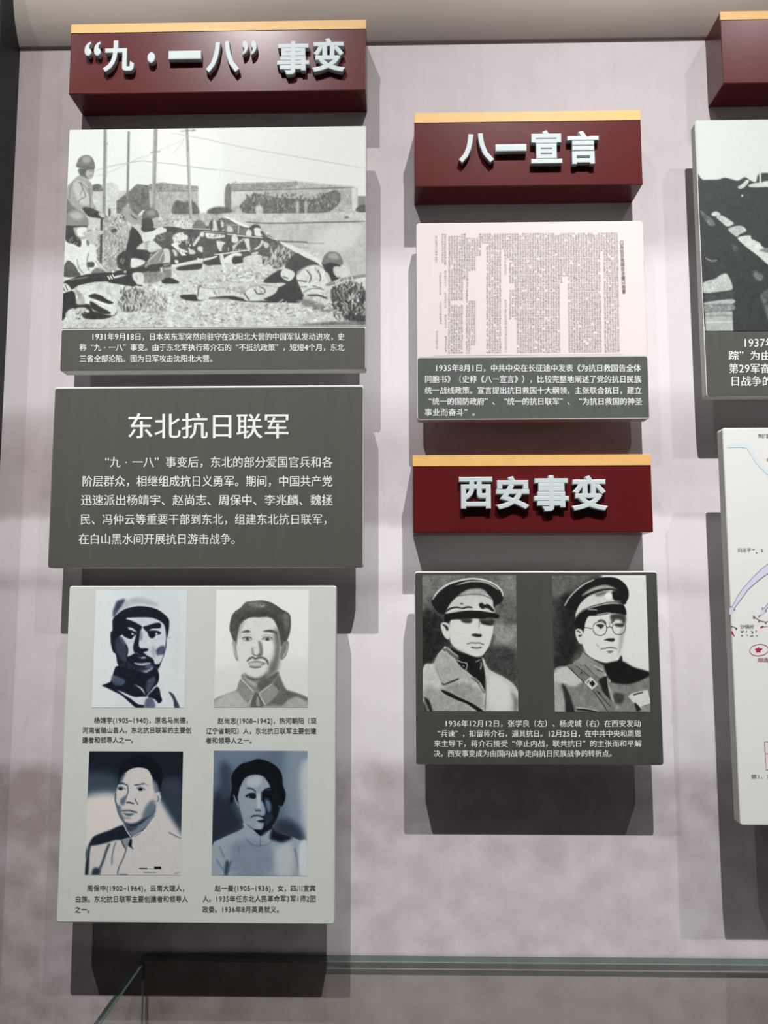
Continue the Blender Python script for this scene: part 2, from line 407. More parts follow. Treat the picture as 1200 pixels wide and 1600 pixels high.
ART['woman'] = dict(box=(328,1171,483,1370), base=118, quad=((334,1173),(480,1173),(480,1368),(331,1368)), org=(325,1165), k=7.27, tone=((9,13,19),(92,110,130),(206,213,212)), src='''
P 150 60 0 880,60 1160,60 1160,1000 900,760
P 205 40 0 1040,300 1160,200 1160,1100 1080,900
P 130 40 0 60,60 700,60 300,240 60,300
P 42 55 0 40,600 240,480 320,700 410,880 385,960 200,1060 20,1150
P 70 40 0 140,200 260,260 260,560 150,600
P 58 40 0 770,860 930,850 1060,960 1080,1080 950,1060 780,980
P 10 4 3 248,640 262,540 272,470 264,360 302,280 382,208 470,182 545,155 622,160 732,206 806,272 840,350 852,460 878,530 876,610 850,680 810,706 780,700 560,500 350,560 345,650 300,600 280,650
P 168 5 5 350,660 345,560 370,465 425,370 520,332 622,350 690,430 720,500 782,560 800,700 780,760 740,870 640,990 592,1002 540,972 420,892 385,800 360,700
P 196 14 0 440,400 560,350 610,400 560,470 460,460
P 14 8 4 640,340 700,440 715,490 640,515 612,545 606,620 630,660 655,740 650,790 612,812 642,850 632,920 602,1004 700,962 782,830 815,700 800,500 745,380
P 122 14 4 652,620 695,632 720,700 700,768 668,720
P 50 16 5 660,780 740,800 700,900 650,920
L 30 10 4 0 436,488 490,492 530,515 545,535
L 70 8 4 0 470,545 520,540 545,550
P 20 6 4 422,576 465,552 530,550 548,585 525,612 480,602 440,592
L 205 8 1 0 453,582 468,590
L 14 18 6 0 608,548 650,505 712,484
P 8 6 3 620,560 700,560 722,598 650,602
L 90 5 3 0 640,600 690,605
P 200 8 0 560,560 590,560 600,700 570,720 560,640
L 18 12 4 0 533,736 560,742 580,738 604,748
L 12 13 3 0 484,822 515,804 560,800 600,806 625,818
P 16 6 4 558,858 600,848 650,850 640,876 590,876
P 185 8 0 540,826 600,826 600,842 556,850
P 178 10 0 540,890 600,890 600,940 560,940
L 150 14 5 5 292,562 312,620 352,705
L 160 9 3 0 802,692 825,694
P 172 5 5 50,1150 150,1062 390,952 398,888 430,892 540,972 600,1032 642,990 722,960 742,900 782,980 900,1010 1050,1080 1140,1100 1140,1490 50,1490
P 150 40 6 300,1100 700,1150 700,1470 300,1470
P 200 30 0 780,1180 960,1130 960,1470 800,1470
P 22 18 4 738,905 782,975 905,1012 962,1050 850,1100 760,1082 708,1062 722,960
P 16 5 3 520,958 600,1035 702,962 745,880 700,890 622,955
P 60 8 3 430,900 520,955 540,975 470,940
L 60 6 1 0 600,1035 598,1090 602,1145
L 208 9 2 0 400,895 500,960 600,1040
L 200 7 2 0 606,1040 660,990 715,965
L 100 7 3 0 430,1060 500,1125 600,1145 690,1120 720,1090
L 60 10 2 0 598,1132 606,1140
P 62 12 4 215,1300 250,1360 225,1470 192,1472 195,1380
L 120 12 7 0 130,1150 165,1220 190,1290
L 105 16 8 0 272,1310 245,1370 220,1430
L 120 14 7 0 985,1160 1010,1260 1035,1420
L 110 9 4 0 345,1150 352,1190 362,1225
L 125 14 9 0 95,1290 140,1360 180,1420
P 222 18 0 1040,1130 1140,1110 1140,1490 1050,1490
''')
ART['officer_coat'] = dict(box=(657,896,813,1114), base=112, quad=((660,898),(806,899),(810,1111),(661,1111)), org=(650,890), k=6.96, tone=((18,19,18),(108,108,104),(218,221,213)), src='''
P 98 20 40 60,40 1120,40 1120,1560 60,1560
P 120 40 30 70,60 500,60 250,250 70,330
P 32 40 24 60,480 260,480 360,650 370,850 240,960 180,1020 60,1090
P 128 50 24 860,60 1110,60 1110,420 980,300
P 150 45 24 850,560 1000,620 1100,600 1100,800 900,860 850,760
P 62 40 24 780,860 1100,900 1110,1300 1050,1230 800,1090
P 16 4 8 168,350 190,285 280,205 400,145 520,105 640,92 780,120 880,170 938,238 952,300 930,360 852,412 835,500 600,480 300,490 212,440
L 222 20 2 4 176,330 235,245 335,168 470,120 620,100 760,122 868,172 930,238 948,300
L 190 16 4 6 420,185 560,135 700,132 800,160 900,225
P 14 6 6 300,220 480,165 700,150 780,190 840,300 840,340 760,230 560,215 400,330 350,420 260,460 200,400
P 205 3 6 318,480 350,410 395,345 470,280 560,240 640,225 722,230 800,290 835,340 842,400 860,470 800,478 700,458 560,458 430,475 320,490
P 172 10 12 470,275 560,222 640,208 720,215 775,262 700,275 560,268
L 70 8 3 0 425,300 480,284 560,275 640,272 720,280 790,305 835,335
L 26 18 3 8 325,465 380,425 450,415 500,428 560,412 615,418
L 235 8 2 0 330,478 400,440 470,430 520,440 600,432
P 20 4 8 688,375 720,366 745,388 780,380 820,410 852,455 830,462 780,430 720,432 690,405
L 200 8 2 0 740,420 790,438
L 60 14 2 0 480,374 512,376
L 235 10 2 0 620,440 700,445 760,455
P 12 3 6 308,495 360,480 430,468 560,452 700,456 820,476 895,495 910,515 885,540 800,530 700,548 640,536 520,548 440,545 370,570 320,600
P 217 5 3 370,570 430,548 520,550 640,540 740,548 842,560 842,640 830,720 802,820 770,880 720,940 640,950 560,922 450,872 385,810 365,740
P 214 3 4 268,605 300,576 350,590 372,640 366,752 330,758 290,700
P 42 5 4 285,598 330,612 352,640 350,665 330,665 318,635
P 60 8 6 480,548 560,538 610,548 598,585 545,586 505,572
L 20 9 3 0 502,562 540,572 585,574
P 48 9 6 688,548 760,548 845,552 842,610 780,612 715,592
L 12 12 4 0 708,588 760,590 808,605
L 130 7 4 0 680,570 690,610 680,640
P 30 6 4 600,718 640,702 680,708 712,710 705,738 650,738
L 52 9 3 0 553,816 600,802 645,806 690,804 742,826
L 92 16 5 0 598,850 660,860 715,850
P 180 16 0 400,780 460,860 560,910 470,880
P 14 4 5 384,850 450,890 560,932 640,956 712,958 782,880 800,860 730,980 745,1100 752,1335 700,1230 640,1185 560,1110 540,1040 440,962 392,902
P 196 3 14 78,1075 190,1020 240,920 288,870 330,842 430,975 550,1110 640,1190 748,1350 752,1140 716,965 742,985 800,1090 950,1170 1050,1240 1115,1340 1120,1560 70,1560
P 176 16 16 200,1020 300,900 420,1000 560,1130 640,1240 500,1190 300,1235
P 160 26 20 300,1300 500,1230 700,1330 740,1500 520,1440
P 165 30 20 80,1300 250,1300 480,1420 600,1540 150,1540
P 214 30 4 800,1150 1000,1250 1020,1500 800,1500
P 110 4 16 318,878 350,850 400,905 465,950 445,985 385,945
L 212 10 2 0 340,850 400,906 462,948
L 30 14 4 0 300,870 318,890
P 14 3 4 440,990 552,1030 542,1092 500,1070
L 205 7 1 0 440,990 490,1010 556,1028 542,1096
L 200 9 2 10 650,1010 700,985
L 205 12 3 0 705,1010 712,1040 700,1090
p 200 1 6 505,1045 525,1050 520,1062
L 190 16 3 10 640,1180 700,1250 745,1330
L 40 9 2 0 600,1178 640,1205 690,1242
L 40 7 2 0 650,1190 680,1205
L 14 14 2 0 278,1238 310,1252 380,1225 470,1190
L 150 10 6 0 215,1060 245,1150 285,1240
P 10 3 4 272,1310 350,1332 480,1398 600,1450 745,1545 680,1545 560,1465 430,1412 310,1352
L 80 7 2 0 752,1150 762,1300 752,1540
P 24 10 8 110,1400 145,1432 180,1545 150,1545 90,1400
P 40 14 20 78,1430 110,1500 130,1545 78,1545
P 115 20 10 1035,1340 1065,1420 1065,1545 1095,1545 1110,1420
''')
ART['officer_glasses'] = dict(box=(858,896,1018,1114), base=220, quad=((862,899),(1009,899),(1016,1112),(867,1112)), org=(850,890), k=6.857, tone=((16,17,16),(106,106,102),(219,222,215)), src='''
P 62 20 30 60,40 600,40 480,300 420,900 300,1050 80,1120
P 100 30 30 60,40 560,40 420,130 250,260 90,300
P 28 40 18 170,330 340,300 360,900 230,1050 110,1080 180,700
P 84 24 30 350,880 430,850 380,960 300,1010
P 14 4 5 212,405 250,330 330,235 440,152 560,98 680,80 782,95 862,150 902,220 905,300 880,350 855,380 600,460 345,545 335,470 300,440
L 226 12 2 0 216,400 270,305 350,220 445,150 540,108
P 168 8 12 400,285 470,225 560,182 660,165 742,190 790,222 720,212 600,222 480,262
P 208 4 6 332,530 345,455 390,365 470,292 560,252 680,222 770,232 820,300 842,345 780,350 680,360 560,385 450,430 385,485 345,545
L 22 16 4 0 400,308 470,268 560,230 640,216 720,212 790,225
P 110 14 14 560,260 640,240 700,240 650,270 560,290
P 18 8 6 735,235 850,250 880,300 862,370 820,345 745,325
E 228 2 4 692,286 40,38
P 120 3 14 400,440 480,405 560,388 680,360 760,352 830,365 830,385 680,378 560,402 430,450
L 225 9 2 0 440,440 520,408 600,388 700,366 800,366
L 60 6 1 14 480,404 600,372 700,352 820,352
P 12 3 6 335,545 350,500 400,452 520,412 680,378 832,378 872,420 882,480 860,495 760,472 660,485 560,500 480,508 440,560 430,640 350,640
L 170 14 5 20 470,432 520,432 570,440
L 190 12 4 10 560,490 620,480 680,470 730,476
L 190 6 2 10 350,520 385,465 440,440
P 14 5 5 345,560 470,500 455,560 425,610 425,680 400,642 345,640
P 217 5 3 420,690 432,640 445,570 480,508 560,512 640,500 740,484 860,500 872,640 862,720 832,850 812,920 760,978 660,990 560,962 460,890 415,820 402,740
P 60 12 8 720,490 865,490 865,600 820,545 760,540 725,560
P 180 14 0 820,650 868,640 850,760 825,860 800,930 800,820
P 214 3 4 333,662 370,638 410,662 428,730 412,795 380,795 348,740
L 40 11 3 0 348,672 368,664 388,684
L 36 12 3 0 372,706 384,722 404,700
L 60 16 5 0 578,560 610,548 648,562 664,590
P 46 6 5 556,602 600,588 645,600 632,622 606,642 590,624
P 50 9 6 752,590 850,585 850,618 790,618
L 36 14 4 0 725,585 735,560 760,545
L 140 8 6 0 700,560 705,620
L 38 7 1 0 526,640 530,605 552,578 598,565 645,578 668,610 670,650 655,690 620,710 580,710 545,692 528,660 526,640
L 38 7 1 0 732,610 736,650 752,685 790,702 830,698 860,672 873,630 872,590
L 60 6 1 0 732,612 745,590
L 44 8 1 0 668,632 700,620 734,630
L 44 8 1 0 425,628 470,630 520,640
P 36 6 4 642,762 680,745 720,742 755,745 748,775 705,775 670,765
L 38 8 2 0 600,856 650,850 690,842 730,842 785,852
P 70 8 4 675,882 740,878 715,898 690,895
L 160 8 5 0 560,800 590,840
P 30 6 5 430,888 500,945 560,975 660,1004 780,988 825,925 830,1000 700,1040 640,1030 520,960
P 148 4 16 308,1010 380,950 425,890 500,955 640,1032 662,1090 625,1180 560,1150 470,1070 390,1000
L 30 7 2 0 425,888 500,950 580,1000 650,1035
L 205 12 3 30 530,1030 590,1060 650,1110
L 60 10 2 20 560,1070 600,1090 640,1100
L 20 8 2 0 430,1020 490,1085 560,1150 620,1188
P 134 4 18 100,1098 250,1038 310,1015 400,1010 560,1150 620,1185 660,1200 900,1200 1140,1120 1160,1545 100,1545
P 196 14 12 108,1100 260,1042 340,1120 410,1200 320,1260 220,1230 115,1220
P 170 16 14 108,1200 180,1280 215,1380 230,1545 108,1545
P 36 10 14 195,1225 260,1310 300,1420 325,1545 240,1545 225,1400
P 14 10 5 655,1020 825,985 960,1050 1140,1112 1060,1180 900,1232 740,1215 690,1160 660,1100
P 24 10 14 590,1185 690,1150 690,1300 740,1500 690,1500 620,1280
P 60 14 26 750,1330 850,1340 840,1420 760,1420
P 124 3 14 250,1040 335,1030 500,1160 600,1280 740,1440 745,1530 690,1530 540,1320 380,1165
L 22 7 1 0 250,1040 380,1165 540,1322 690,1530
L 30 6 1 0 335,1030 440,1110 500,1160
L 40 7 1 0 560,1290 650,1400 720,1480
p 210 1 6 430,1212 500,1152 582,1232 512,1292
p 24 1 4 482,1222 520,1190 552,1230 518,1262
p 150 1 20 448,1210 480,1182 498,1200 468,1230
E 30 2 0 402,1112 10,10
E 30 2 0 590,1325 12,12
L 190 12 3 0 680,1155 688,1240 715,1320 742,1420
L 30 10 3 0 715,1200 730,1215
E 190 3 10 700,1195 8,16
E 150 4 30 785,1480 24,20
p 210 2 6 900,1360 930,1330 1110,1288 1150,1420 1150,1460 990,1500 960,1430
P 150 4 20 1040,1480 1140,1440 1150,1530 1060,1530
L 30 13 1 6 955,1346 1000,1332 1058,1318
P 20 3 10 968,1425 1030,1480 1030,1505 990,1512
L 90 6 1 0 1040,1470 1140,1440
L 18 18 2 0 350,1495 450,1505 560,1520
L 200 7 1 0 345,1482 450,1488 590,1515
L 60 5 1 0 1110,1290 1150,1430
''')
ART['battle'] = dict(box=(92,194,576,514), base=214, quad=((109,202),(573,197),(571,511),(95,511)), org=(90,195), k=4.8, tone=((30,34,31),(122,126,120),(216,222,215)), src='''
P 222 40 0 600,60 1200,60 1200,640 1000,640
P 190 6 44 -20,680 600,690 1200,670 2400,690 2400,1600 -20,1600
P 150 8 60 270,700 700,690 760,740 560,900 400,1100 300,1090 240,860
S 95 7 190 22 90 290,700 540,1080
S 212 7 120 22 90 290,700 540,1080
S 100 5 220 22 5 460,1180 1200,1560
S 225 6 160 30 5 460,1180 1200,1560
S 120 5 60 18 5 20,1480 460,1560
S 80 7 60 14 60 720,700 1200,760
S 220 8 90 16 60 720,700 1200,770
P 186 3 20 255,500 300,460 450,455 450,690 255,690
P 90 3 50 260,460 320,450 345,500 260,500
P 60 3 30 385,640 400,640 400,690 385,690
p 176 2 20 450,500 600,500 600,690 445,690
p 84 3 50 445,580 540,505 600,450 690,462 705,640 640,650 600,690 445,672
p 160 3 36 690,455 880,450 1060,470 1062,665 700,690
p 128 3 60 690,450 800,440 900,455 1060,470 1060,500 690,500
L 80 6 1 10 740,505 860,505 1060,505
P 68 6 40 868,620 900,575 960,590 1000,570 1050,615 1064,680 960,685 872,680
P 165 6 50 700,690 1060,680 1200,640 1200,740 700,740
l 118 22 1 16 362,30 350,680
l 150 8 2 10 372,60 368,400
l 112 17 1 16 540,48 528,590
l 128 28 1 14 742,30 722,640
l 160 9 2 0 732,60 716,600
l 128 20 1 14 978,30 1002,715
l 176 10 2 0 985,200 1010,700
l 110 7 1 30 928,48 1046,42
l 100 7 1 0 1030,30 1020,50
l 110 7 1 30 700,210 774,204
l 130 6 1 30 360,130 385,150
L 150 5 1 0 280,350 400,315 520,292 640,275 720,285 860,298 980,318 1200,348
L 165 4 1 0 290,390 420,350 520,300 650,235
L 180 4 1 0 620,260 740,210 980,100
L 175 4 1 0 960,110 900,190 870,215
# standing soldier
P 185 4 20 215,650 350,690 360,800 285,780 300,900 235,820
P 142 4 16 66,680 68,490 110,430 165,385 225,410 262,455 268,520 262,560 290,640 240,650 130,640
P 176 6 10 120,450 170,440 230,520 240,600 160,590
P 90 5 16 66,560 100,600 140,640 70,690
L 80 6 1 0 165,420 200,500 215,545
L 90 7 1 0 235,460 245,540 248,630
L 200 6 1 0 140,420 200,440 235,480
L 90 6 1 0 160,590 175,560 215,545
P 80 3 10 165,330 270,335 268,390 245,410 205,405 170,380
P 160 3 6 225,345 270,345 264,398 236,405 215,380
L 50 4 1 0 240,350 265,350
L 60 4 1 0 245,388 262,386
E 60 1 0 200,352 8,12
P 150 4 10 160,385 205,395 235,420 220,440 160,410
P 92 2 8 147,318 150,285 172,245 218,228 258,243 280,285 280,335 230,325
P 140 8 0 190,245 240,240 250,280 200,290
L 50 8 1 0 148,318 210,322 280,334
P 34 3 24 190,632 240,625 330,665 370,690 360,712 300,705 230,690
P 180 3 20 310,665 350,672 362,700 330,700
L 38 18 1 4 334,700 330,860 325,1068
L 50 6 1 0 350,700 362,760 352,812 325,815
L 90 5 2 0 110,440 95,500 90,560
L 100 5 2 0 180,430 190,480 170,540
# kneeling soldier front left
P 202 4 34 35,900 60,870 150,905 200,870 240,905 265,960 300,1010 372,1112 220,1135 40,1145
P 150 3 10 95,775 222,765 226,825 210,862 150,862 105,830
P 188 4 6 150,785 220,780 215,835 160,845
L 50 6 1 0 172,792 205,790
L 70 5 1 0 190,835 212,834
L 80 5 2 0 215,790 224,812 214,822
P 34 3 8 52,770 120,775 112,810 140,870 182,905 130,925 55,865
P 118 2 8 56,768 60,690 90,655 150,638 200,665 232,722 226,768 150,765
P 160 8 0 90,680 150,655 200,690 150,720
L 34 13 1 0 56,765 120,768 226,768
P 70 6 30 56,1050 100,1030 165,1080 190,1140 60,1145
L 60 10 3 0 160,1060 195,1100 190,1130
L 80 8 3 0 235,960 225,1030 235,1080
P 110 6 30 230,1040 300,1030 340,1090 250,1110
L 60 6 2 0 240,905 262,960 300,1012 374,1112
L 90 7 3 0 95,900 110,960 90,1040
L 90 7 3 0 160,910 165,980 150,1040
L 110 6 3 0 200,900 215,950 205,1000
L 70 8 3 0 225,1085 280,1120 330,1125
L 110 6 3 0 60,900 45,960 40,1030
P 150 5 20 200,900 240,905 262,960 250,1010 220,990 215,930
L 40 7 2 0 100,880 130,900 160,895 190,880
P 28 2 12 40,1220 60,1170 200,1135 380,1108 520,1085 640,1068 860,1040 860,1062 600,1100 460,1132 380,1160 200,1195 90,1240
P 205 2 14 368,1130 410,1115 455,1148 432,1168 388,1165
L 60 5 1 0 395,1128 410,1160
P 205 2 14 35,1185 80,1195 95,1235 60,1260 35,1255
P 40 4 14 440,1140 560,1150 560,1210 430,1190 330,1160
P 172 3 30 115,1240 190,1200 285,1225 400,1300 442,1370 430,1425 330,1440 150,1400 130,1330
P 214 5 14 150,1230 230,1220 250,1290 190,1330 140,1290
P 26 3 10 28,1270 90,1240 125,1265 135,1340 90,1380 30,1460
L 30 13 3 0 210,1335 300,1350 420,1400
L 44 11 3 0 255,1285 330,1300 420,1365
L 214 9 3 0 260,1320 340,1330 425,1385
L 60 6 2 0 285,1225 400,1300 442,1372 430,1425 330,1442
L 80 8 3 0 150,1300 200,1340 260,1350
L 70 9 3 0 330,1270 380,1320 430,1400
L 228 8 3 0 300,1250 370,1300 420,1350
L 228 8 3 0 220,1370 300,1390 380,1420
L 60 8 3 0 250,1365 320,1380 390,1415
P 24 3 14 145,1370 250,1390 400,1436 290,1455 170,1435
P 190 3 30 55,1420 90,1380 150,1375 190,1440 205,1480 110,1482
# seated soldier far
P 142 3 20 485,650 530,610 570,660 650,735 600,750 540,755 480,715
P 50 3 20 464,715 490,680 520,745 500,780 475,765
P 190 3 20 490,745 545,740 540,780 500,800
L 50 9 2 0 550,680 600,720
P 90 2 6 508,592 530,562 555,590 540,610
P 150 2 4 520,600 545,598 540,625 525,625
# kneeling soldier middle
P 36 3 12 640,710 700,705 730,785 650,790
P 42 3 12 535,830 565,770 600,760 645,880 600,930 640,960 560,1010 522,950
P 172 3 16 565,762 610,755 645,800 640,860 600,800
P 198 2 8 640,835 720,808 775,775 822,795 800,815 740,865 645,888
P 168 2 10 700,712 765,712 762,770 725,785 700,750
P 80 2 8 640,712 648,660 700,634 752,655 764,714 700,716
P 130 8 0 670,665 720,645 740,680 690,690
P 160 3 24 600,935 700,880 790,925 760,950 640,1000
P 36 3 12 560,960 640,950 700,960 660,1060 560,1062
L 40 10 1 0 555,970 660,975 780,960
P 175 3 26 655,1085 700,1010 745,950 800,933 842,975 852,1045 790,1050 740,1040
L 50 7 1 0 700,1060 760,990 790,960
L 70 6 1 0 690,1050 720,1000
P 44 2 24 445,1040 480,958 540,965 560,1060 530,1092 462,1082
L 150 8 1 0 480,1070 500,1000
P 108 3 16 795,1060 855,1050 850,1160 800,1162
L 180 7 1 0 800,1090 852,1082
P 26 2 6 788,1165 850,1152 916,1188 860,1198 790,1192
P 185 3 14 565,1115 642,1100 642,1195 595,1208
P 26 2 8 520,1130 575,1120 590,1200 560,1215 520,1180
L 26 10 1 0 400,1180 500,1190 640,1212
P 120 5 50 640,1110 790,1110 790,1170 650,1190
L 60 5 1 0 655,1085 700,1010 745,950 800,933 842,975 852,1048
L 60 5 1 0 650,890 745,862 800,815 822,795
L 60 4 1 0 785,800 800,812
L 50 5 1 0 725,740 758,738
L 60 4 1 0 735,768 755,766
L 90 6 2 0 690,960 720,940 780,930
# the firing line
P 60 4 60 740,815 940,790 1070,770 1200,770 1340,770 1530,800 1640,880 1640,960 1450,990 1300,1030 1120,1050 860,1030 800,960
P 190 3 40 868,850 935,820 982,870 955,915 880,895
P 176 3 30 885,905 950,960 975,1010 915,1010
P 170 3 50 985,915 1045,880 1050,960 1000,980
P 160 3 60 1060,820 1150,810 1190,860 1120,880
P 50 3 20 800,880 870,900 900,1000 850,1010 800,960
P 100 2 8 1018,780 1030,740 1068,722 1108,750 1115,785
P 84 2 8 1142,775 1152,738 1180,722 1215,740 1230,780
P 150 2 20 1145,775 1215,775 1205,800 1150,800
L 36 13 1 6 640,795 740,795 860,790 940,798
P 50 2 20 820,785 930,785 945,810 840,815
L 66 9 1 10 940,802 1060,805 1200,812 1330,820
P 186 1 10 865,1072 1000,1030 1200,992 1290,968 1290,985 1110,1045 880,1092
L 40 6 1 0 860,1060 1000,1025 1200,985
S 190 9 40 34 60 1000,860 1200,1000
S 30 9 50 34 120 820,860 1200,1000
L 200 8 2 0 1060,860 1090,900 1080,950
L 40 8 2 0 960,840 1000,900 990,960
L 210 8 2 0 1110,880 1150,930 1140,980
L 200 8 2 0 820,850 860,930 900,990
P 30 3 8 900,1095 1050,1058 1088,1062 1070,1085 980,1098
# weeds and prone soldier's shadow
P 110 10 90 455,1330 560,1240 650,1250 660,1350 560,1400 500,1395
S 50 6 130 40 70 470,1260 640,1400
S 205 6 90 40 100 470,1250 660,1400
P 150 12 80 650,1290 780,1280 820,1380 680,1410
S 100 5 110 26 110 640,1270 830,1410
S 215 5 90 26 80 640,1270 830,1410
P 26 2 6 925,1282 1080,1282 1085,1325 960,1318
''', src2='''
L 165 5 1 0 -300,60 0,118 200,165 600,240 1160,340
L 172 4 1 0 -100,330 120,352 300,385 600,430 1160,482
p 162 3 40 110,500 150,450 440,442 640,438 1060,478 1100,490 1092,672 130,682
p 128 4 60 150,455 330,445 450,450 640,435 660,470 500,495 150,500
P 190 6 14 160,515 320,515 300,590 160,620
P 92 3 26 112,482 150,460 152,650 108,625
P 60 5 40 -20,650 60,625 150,640 150,670 0,680
L 66 6 1 8 150,506 400,500 640,495 1060,485
S 120 5 60 24 30 140,450 640,490
P 78 4 56 225,610 320,530 420,540 520,560 620,565 720,575 800,560 880,520 950,508 972,570 930,640 832,678 620,678 300,678 235,655
S 60 8 120 30 90 240,540 940,670
S 150 6 110 26 90 230,540 950,670
P 180 5 20 340,625 380,620 390,680 345,685
P 170 5 20 640,590 660,590 660,670 640,670
P 165 5 20 705,590 722,590 722,670 702,670
p 200 3 10 1055,490 1095,495 1090,665 1060,665
p 112 2 10 1100,550 1165,550 1165,640 1100,640
P 62 4 30 1085,650 1120,620 1165,618 1165,672 1095,668
P 184 4 34 150,690 600,680 1165,680 1165,745 260,745
P 178 8 16 380,765 1165,755 1165,1170 900,1010 560,900
P 196 20 6 900,780 1140,780 1000,950 760,930
L 70 8 1 8 260,742 450,752 800,748 1165,742
E 100 3 30 1015,712 18,12
# group
P 66 3 66 0,790 120,760 280,790 330,840 390,870 450,905 420,950 300,965 230,1010 150,1050 0,1020
P 90 3 30 130,762 200,768 282,792 382,862 230,832
P 214 2 8 110,702 135,705 282,775 275,792 200,765 115,722
L 180 7 1 0 205,770 210,830
P 80 2 10 0,760 20,722 48,745 45,800 0,800
P 150 3 20 10,760 45,760 40,800 12,800
P 64 2 8 60,765 70,725 92,712 112,735 108,780
P 150 3 20 75,755 105,755 100,790 78,790
P 64 2 8 298,800 312,765 345,758 372,775 368,800
P 196 3 24 325,790 372,790 378,832 345,848
P 196 3 20 262,805 298,808 295,845 262,842
P 190 3 40 0,830 80,835 95,862 0,872
P 196 3 30 150,840 200,852 190,892 150,884
P 176 3 24 248,868 292,868 300,952 262,932
P 180 3 30 50,882 100,895 102,1000 60,985
P 170 3 30 120,800 180,800 170,830 125,825
P 206 3 20 95,1015 180,958 232,988 150,1052 88,1055
P 190 2 20 350,880 390,880 370,930 320,965 330,930
S 205 9 60 30 60 10,800 420,970
S 34 9 60 30 120 10,830 400,990
P 34 3 10 150,1008 240,992 238,1040 160,1052
P 180 4 30 -90,990 60,965 60,985 -80,1020
L 40 9 1 0 0,808 100,815 180,835 400,860
L 40 8 1 0 400,862 500,886 700,894 722,902
L 110 4 1 0 720,903 850,905
L 60 7 1 8 -100,1000 0,978 200,955 400,940 560,930
L 120 4 1 0 560,930 740,936
L 210 7 1 0 420,850 500,880
# path edge and grass
P 190 4 36 240,1015 350,978 420,1040 500,1110 400,1180 200,1190 60,1100
P 88 4 80 370,960 440,905 540,890 640,950 620,1010 560,1062 480,1092 400,1010
S 50 8 90 50 80 380,960 620,1080
S 190 6 90 50 75 380,950 620,1080
S 110 5 90 22 10 60,1090 500,1190
S 222 6 90 30 8 60,1060 500,1190
P 212 2 8 518,898 560,898 700,960 835,1040 835,1075 700,1010 640,975
P 46 3 12 630,980 700,1005 810,1062 720,1075 620,1125 555,1085
# prone soldier
P 34 3 10 395,1190 520,1100 640,1115 720,1200 690,1300 660,1342 400,1320 470,1250 560,1200
P 200 3 20 -110,1260 -80,1225 0,1235 60,1225 100,1232 230,1262 300,1225 400,1212 500,1232 455,1290 310,1332 230,1300 100,1285 0,1302 -90,1320
L 40 7 1 0 -100,1300 -90,1225 -65,1220
L 44 8 2 0 245,1265 290,1325
L 44 8 2 0 325,1240 350,1275 400,1275
L 60 7 2 0 360,1222 405,1245 400,1270
S 110 5 22 30 100 0,1240 460,1290
L 110 4 1 0 -80,1226 0,1236 100,1233 230,1263 300,1226 400,1213 500,1232
L 110 5 2 0 20,1240 30,1280
L 110 5 2 0 60,1240 65,1280
P 30 2 8 0,1300 150,1290 240,1310 300,1330 640,1320 660,1345 300,1336 150,1318 0,1312
L 190 6 1 0 0,1305 140,1312
P 210 2 12 524,1120 555,1088 622,1115 624,1150 585,1185 532,1155
L 50 7 1 0 540,1150 580,1165
P 206 3 24 640,1140 700,1085 785,1064 850,1100 880,1170 905,1235 800,1285 710,1300 665,1225
L 50 8 2 0 715,1100 750,1150 735,1200
L 60 8 2 0 800,1100 822,1160 810,1190
L 60 8 2 0 640,1180 720,1190
L 80 7 2 0 650,1230 720,1225
L 60 6 2 0 760,1220 830,1240
L 110 5 2 0 780,1080 800,1130
L 80 5 1 0 640,1142 700,1086 785,1064 850,1100 882,1170
L 90 6 2 0 690,1270 760,1240 850,1250
P 168 2 16 668,1345 755,1290 800,1290 705,1345
L 36 12 2 10 720,1290 800,1290 870,1315
P 26 3 8 832,1045 905,1045 972,1072 915,1102 940,1155 985,1165 900,1195 862,1120
P 196 3 12 915,1095 955,1078 1060,1145 1030,1165 960,1140
P 98 2 8 838,1062 848,1000 898,965 958,982 988,1040 975,1068 900,1048
P 150 8 0 880,990 930,975 960,1020 900,1020
P 185 3 30 850,1120 880,1130 900,1190 870,1180
L 128 20 1 14 855,1218 930,1190 1010,1168 1165,1140
L 54 5 1 0 860,1228 1000,1182 1165,1152
P 200 2 14 850,1225 920,1225 915,1245 850,1245
# bushes bottom right
P 64 5 90 895,1260 980,1200 1080,1190 1165,1280 1165,1495 1020,1470 930,1390
P 40 8 50 1010,1340 1100,1320 1150,1480 1030,1460
P 205 4 14 1085,1175 1165,1165 1165,1225 1110,1210
S 205 6 110 60 70 920,1190 1150,1470
S 30 8 110 50 110 920,1240 1160,1490
L 170 5 1 0 1010,1280 1050,1200 1060,1180
L 170 5 1 0 940,1260 980,1330
L 170 5 1 0 1060,1330 1110,1230
L 160 5 1 0 970,1240 1000,1330
L 160 5 1 0 1120,1260 1150,1240
P 120 5 60 640,1335 760,1330 960,1420 800,1400
S 95 5 120 24 5 0,1340 1000,1480
S 230 6 90 40 5 0,1340 1000,1480
P 0 0 0 -900,-900 -901,-900 -901,-901
# 900,1430 980,1490 0,1500
P 96 5 50 700,1500 900,1485 1165,1488 1165,1510 700,1512
''')
